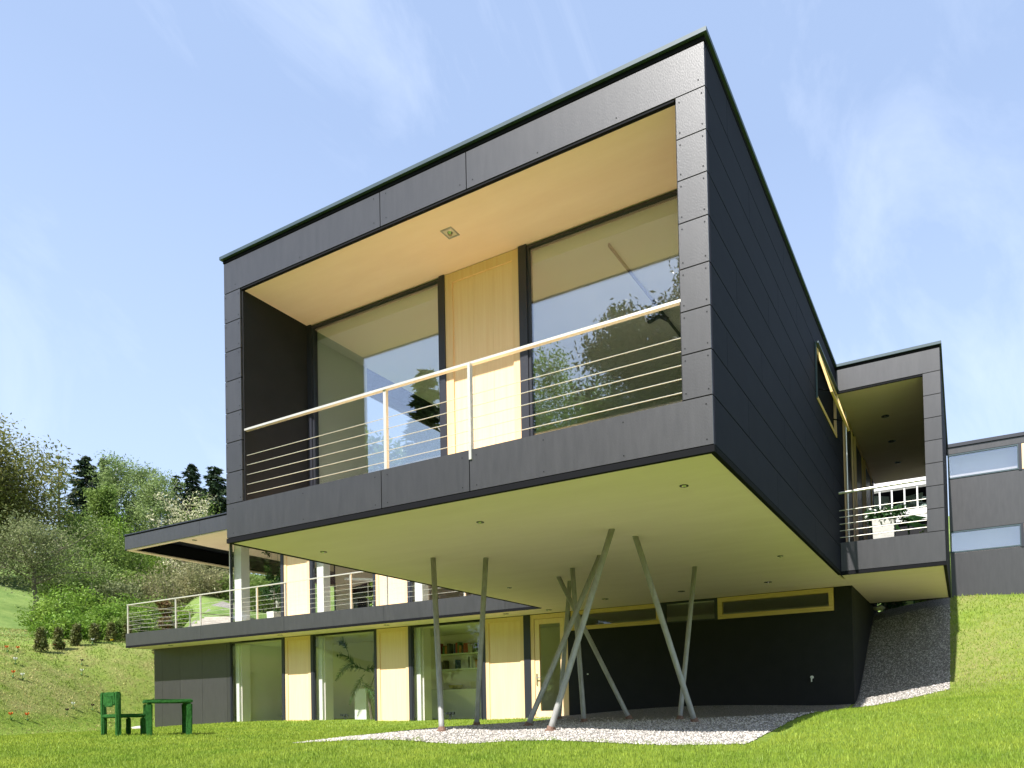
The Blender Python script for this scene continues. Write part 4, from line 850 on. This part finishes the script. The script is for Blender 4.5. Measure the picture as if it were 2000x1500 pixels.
tag(MB().tube([(-12.3, 11.15, zs3+.003), (-12.3, 11.15, zs3+.04), (-12.3, 11.15, zs3+.13)], [.10, .2, .23], 14).build('bowl', bmats[2]), 'wide yellow bowl on the dark worktop', 'bowl')
for i, (x, lb) in enumerate(((-18.55, 'first ground floor window'), (-15.75, 'second ground floor window'), (-11.5, 'third ground floor window'))):
    q = thing('floor_socket', 'row of dark sockets low behind the '+lb, 'socket', (x, 9.7, zi), 'floor sockets')
    for k in range(3): MB().box(x+k*.12, x+.09+k*.12, 9.68, 9.72, zi+.20, zi+.27).build('socket_plate', MT['dframe'], q)
    MB().box(x+.13, x+.20, 9.70, 9.72, zi, zi+.20).build('base', MT['dframe'], q)
# upper room: plant in a white cube, pendants, desk with arc lamp
planter_box(-18.35, 9.35, .50, .17, .42, 'white cube pot on the upper floor behind the corner glass', m='white')
fp = thing('indoor_tree', 'thin leafy indoor tree in the white cube pot', 'plant', (-18.35, 9.35, .9))
MB().tube([(-18.35, 9.35, .85), (-18.4, 9.38, 1.4), (-18.3, 9.35, 2.0)], [.02, .015, .01], 5).build('stem', MT['bark'], fp)
leaves('foliage', [(-18.35+random.gauss(0, .35), 9.45+random.gauss(0, .15), 1.75+random.gauss(0, .38)) for i in range(26)], 800, .07, .045, L_['plant'], fp)
for x, z, lb in ((-19.05, 1.5, 'left white tapered pendant lamp behind the corner glass'), (-18.75, 1.2, 'right and lower white tapered pendant lamp behind the corner glass')):
    q = thing('pendant_lamp', lb, 'lamp', (x, 9.8, z), 'tapered pendant lamps'); MB().tube([(x, 9.8, z+.45), (x, 9.8, z-.05)], [.11, .06], 14).build('lamp_shade', MT['lampw'], q); MB().tube([(x, 9.8, z+.45), (x, 9.8, 3.46)], .004, 4).build('cord', MT['black'], q)
al = thing('arc_lamp', 'white boomerang-shaped lamp over the dark desk on the upper floor', 'lamp', (-15.0, 9.9, .5))
MB().obox((-14.75, 9.9, 1.72), (.85, 0, -.10), (0, .12, 0), (.0, 0, .035)).build('lamp_shade', MT['lampw'], al); MB().tube([(-14.9, 10.1, 1.72), (-14.9, 10.1, .5)], .015, 6).build('pole', MT['steel'], al)
dk = thing('reading_chair', 'black high-backed reading chair behind the upper middle window', 'chair', (-15.2, 10.6, .5))
MB().obox((-15.35, 10.6, 1.25), (.38, 0, .05), (0, .35, 0), (-.05, 0, .42)).build('backrest', MT['black'], dk); MB().obox((-15.0, 10.5, .85), (.5, 0, 0), (0, .4, 0), (0, 0, .1)).build('seat', MT['black'], dk); MB().tube([(-15.0, 10.5, .5), (-15.0, 10.5, .78)], .05, 8).build('foot', MT['chrome'], dk)
ip = thing('indoor_plant', 'small bright plant low behind the upper middle window', 'plant', (-13.95, 9.4, .5))
leaves('foliage', [(-13.95+random.gauss(0, .12), 9.4, .95+random.gauss(0, .2)) for i in range(12)], 350, .05, .035, L_['bright'], ip); MB().tube([(-13.95, 9.4, .5), (-13.95, 9.4, .95)], [.08, .02], 8).build('pot', MT['white'], ip)
# ------------------------------------------------------------------ behind the camera: what the windows mirror
def refl(u, v, yg, yt):
    d = ray(u, v); gp = on(u, v, 1, yg); t = (yg-yt)/d.y; return gp+t*Vector((d.x, -d.y, d.z))
a = refl(1275, 545, 1.1, -20); 
dtree('pine_tree', 'tall dark pine mirrored in the right balcony window', 'tree', a.x+1.2, -20, a.z-gz(a.x, -20), 4.8, L_['pine'], 120000, .075, n=46, up=.25, crown0=.2, clump=.36, twigs=6)
a = refl(1110, 725, 1.1, -20); dtree('maple_tree', 'light green tree mirrored left of the pine', 'tree', a.x, -20, a.z-gz(a.x, -20), 3.3, L_['bright'], 40000, .055, n=20, clump=.45)
a = refl(1165, 740, 1.1, -20); dtree('maple_tree', 'second green tree mirrored close to the pine', 'tree', a.x, -21, a.z-gz(a.x, -21), 2.6, L_['mid'], 28000, .055, n=18, clump=.4)
a = refl(830, 715, 1.1, -20); conifer('drooping conifer mirrored in the left balcony window', a.x, -20, a.z-gz(a.x, -20), 3.4, leafmat('green_spruce_needles', (.06, .09, .03), (.11, .15, .05)), nl=70, sparse=.8, droop=.25, leafs=.55)
for i, (u, v, k_) in enumerate(((760, 850, 'mid'), (790, 870, 'olive'), (1040, 850, 'bright'), (1320, 800, 'pine'))):
    a = refl(u, v, 1.1, -22); dtree('garden_tree', ['low green tree at the left of the mirrored garden', 'olive tree beside the mirrored conifer', 'bright low tree under the mirrored maples', 'dark tree under the mirrored pine'][i], 'tree', a.x, -22-i, a.z-gz(a.x, -22), 3.4, L_[k_], 9000, .13, n=18, clump=.5)
for i, (x, y, h, k_) in enumerate([(-34, -18, 7, 'mid'), (-42, -24, 9, 'olive'), (-50, -14, 8, 'mid'), (-30, -34, 9, 'mid'), (-58, -22, 10, 'mid'), (-66, -14, 9, 'olive'), (-20, -36, 9, 'mid'), (-8, -38, 9, 'olive'), (4, -36, 9, 'mid'), (14, -30, 8, 'mid')]):
    dtree('garden_tree', ['round green tree nearest the neighbouring lawn', 'olive tree before the neighbouring house', 'green tree left of the neighbouring house', 'green tree low in the hollow', 'tall green tree by the red-roofed house', 'olive tree uphill of the red-roofed house', 'green tree far across the lawn', 'olive tree far across the lawn', 'green tree straight behind the viewer', 'green tree far right behind the viewer'][i], 'tree', x, y, h, h*.36, L_[k_], 5000, .17, n=14, crown0=.15, clump=.6, group='trees across the garden')
nh = thing('neighbour_house', 'white house with red tiled roof across the garden, mirrored in the wing windows', 'house', (-62, -34, gz(-62, -34)))
zg_ = gz(-62, -30); zr = 11.0
MB().box(-74, -50, -40, -31, zg_-2, zr).build('wall', MT['white'], nh)
rf = MB(); rf.poly([(-75, -30, zr-.3), (-49, -30, zr-.3), (-49, -35.5, zr+4.6), (-75, -35.5, zr+4.6)]); rf.poly([(-75, -41, zr-.3), (-75, -35.5, zr+4.6), (-49, -35.5, zr+4.6), (-49, -41, zr-.3)]); rf.poly([(-75, -30, zr-.6), (-75, -41, zr-.6), (-49, -41, zr-.6), (-49, -30, zr-.6)]); rf.poly([(-75, -30, zr-.6), (-49, -30, zr-.6), (-49, -30, zr-.3), (-75, -30, zr-.3)])
rf.build('roof', MT['tile'], nh)
for x in (-71, -66, -61, -56, -52):
    for z in (zr-2.8, zr-5.6):
        f = MB().box(x-.7, x+.7, -31.04, -30.98, z, z+1.5).build('window', MT['woodtrim'], nh); MB().box(x-.6, x+.6, -30.975, -30.96, z+.1, z+1.4).build('pane', MT['dframe'], f)
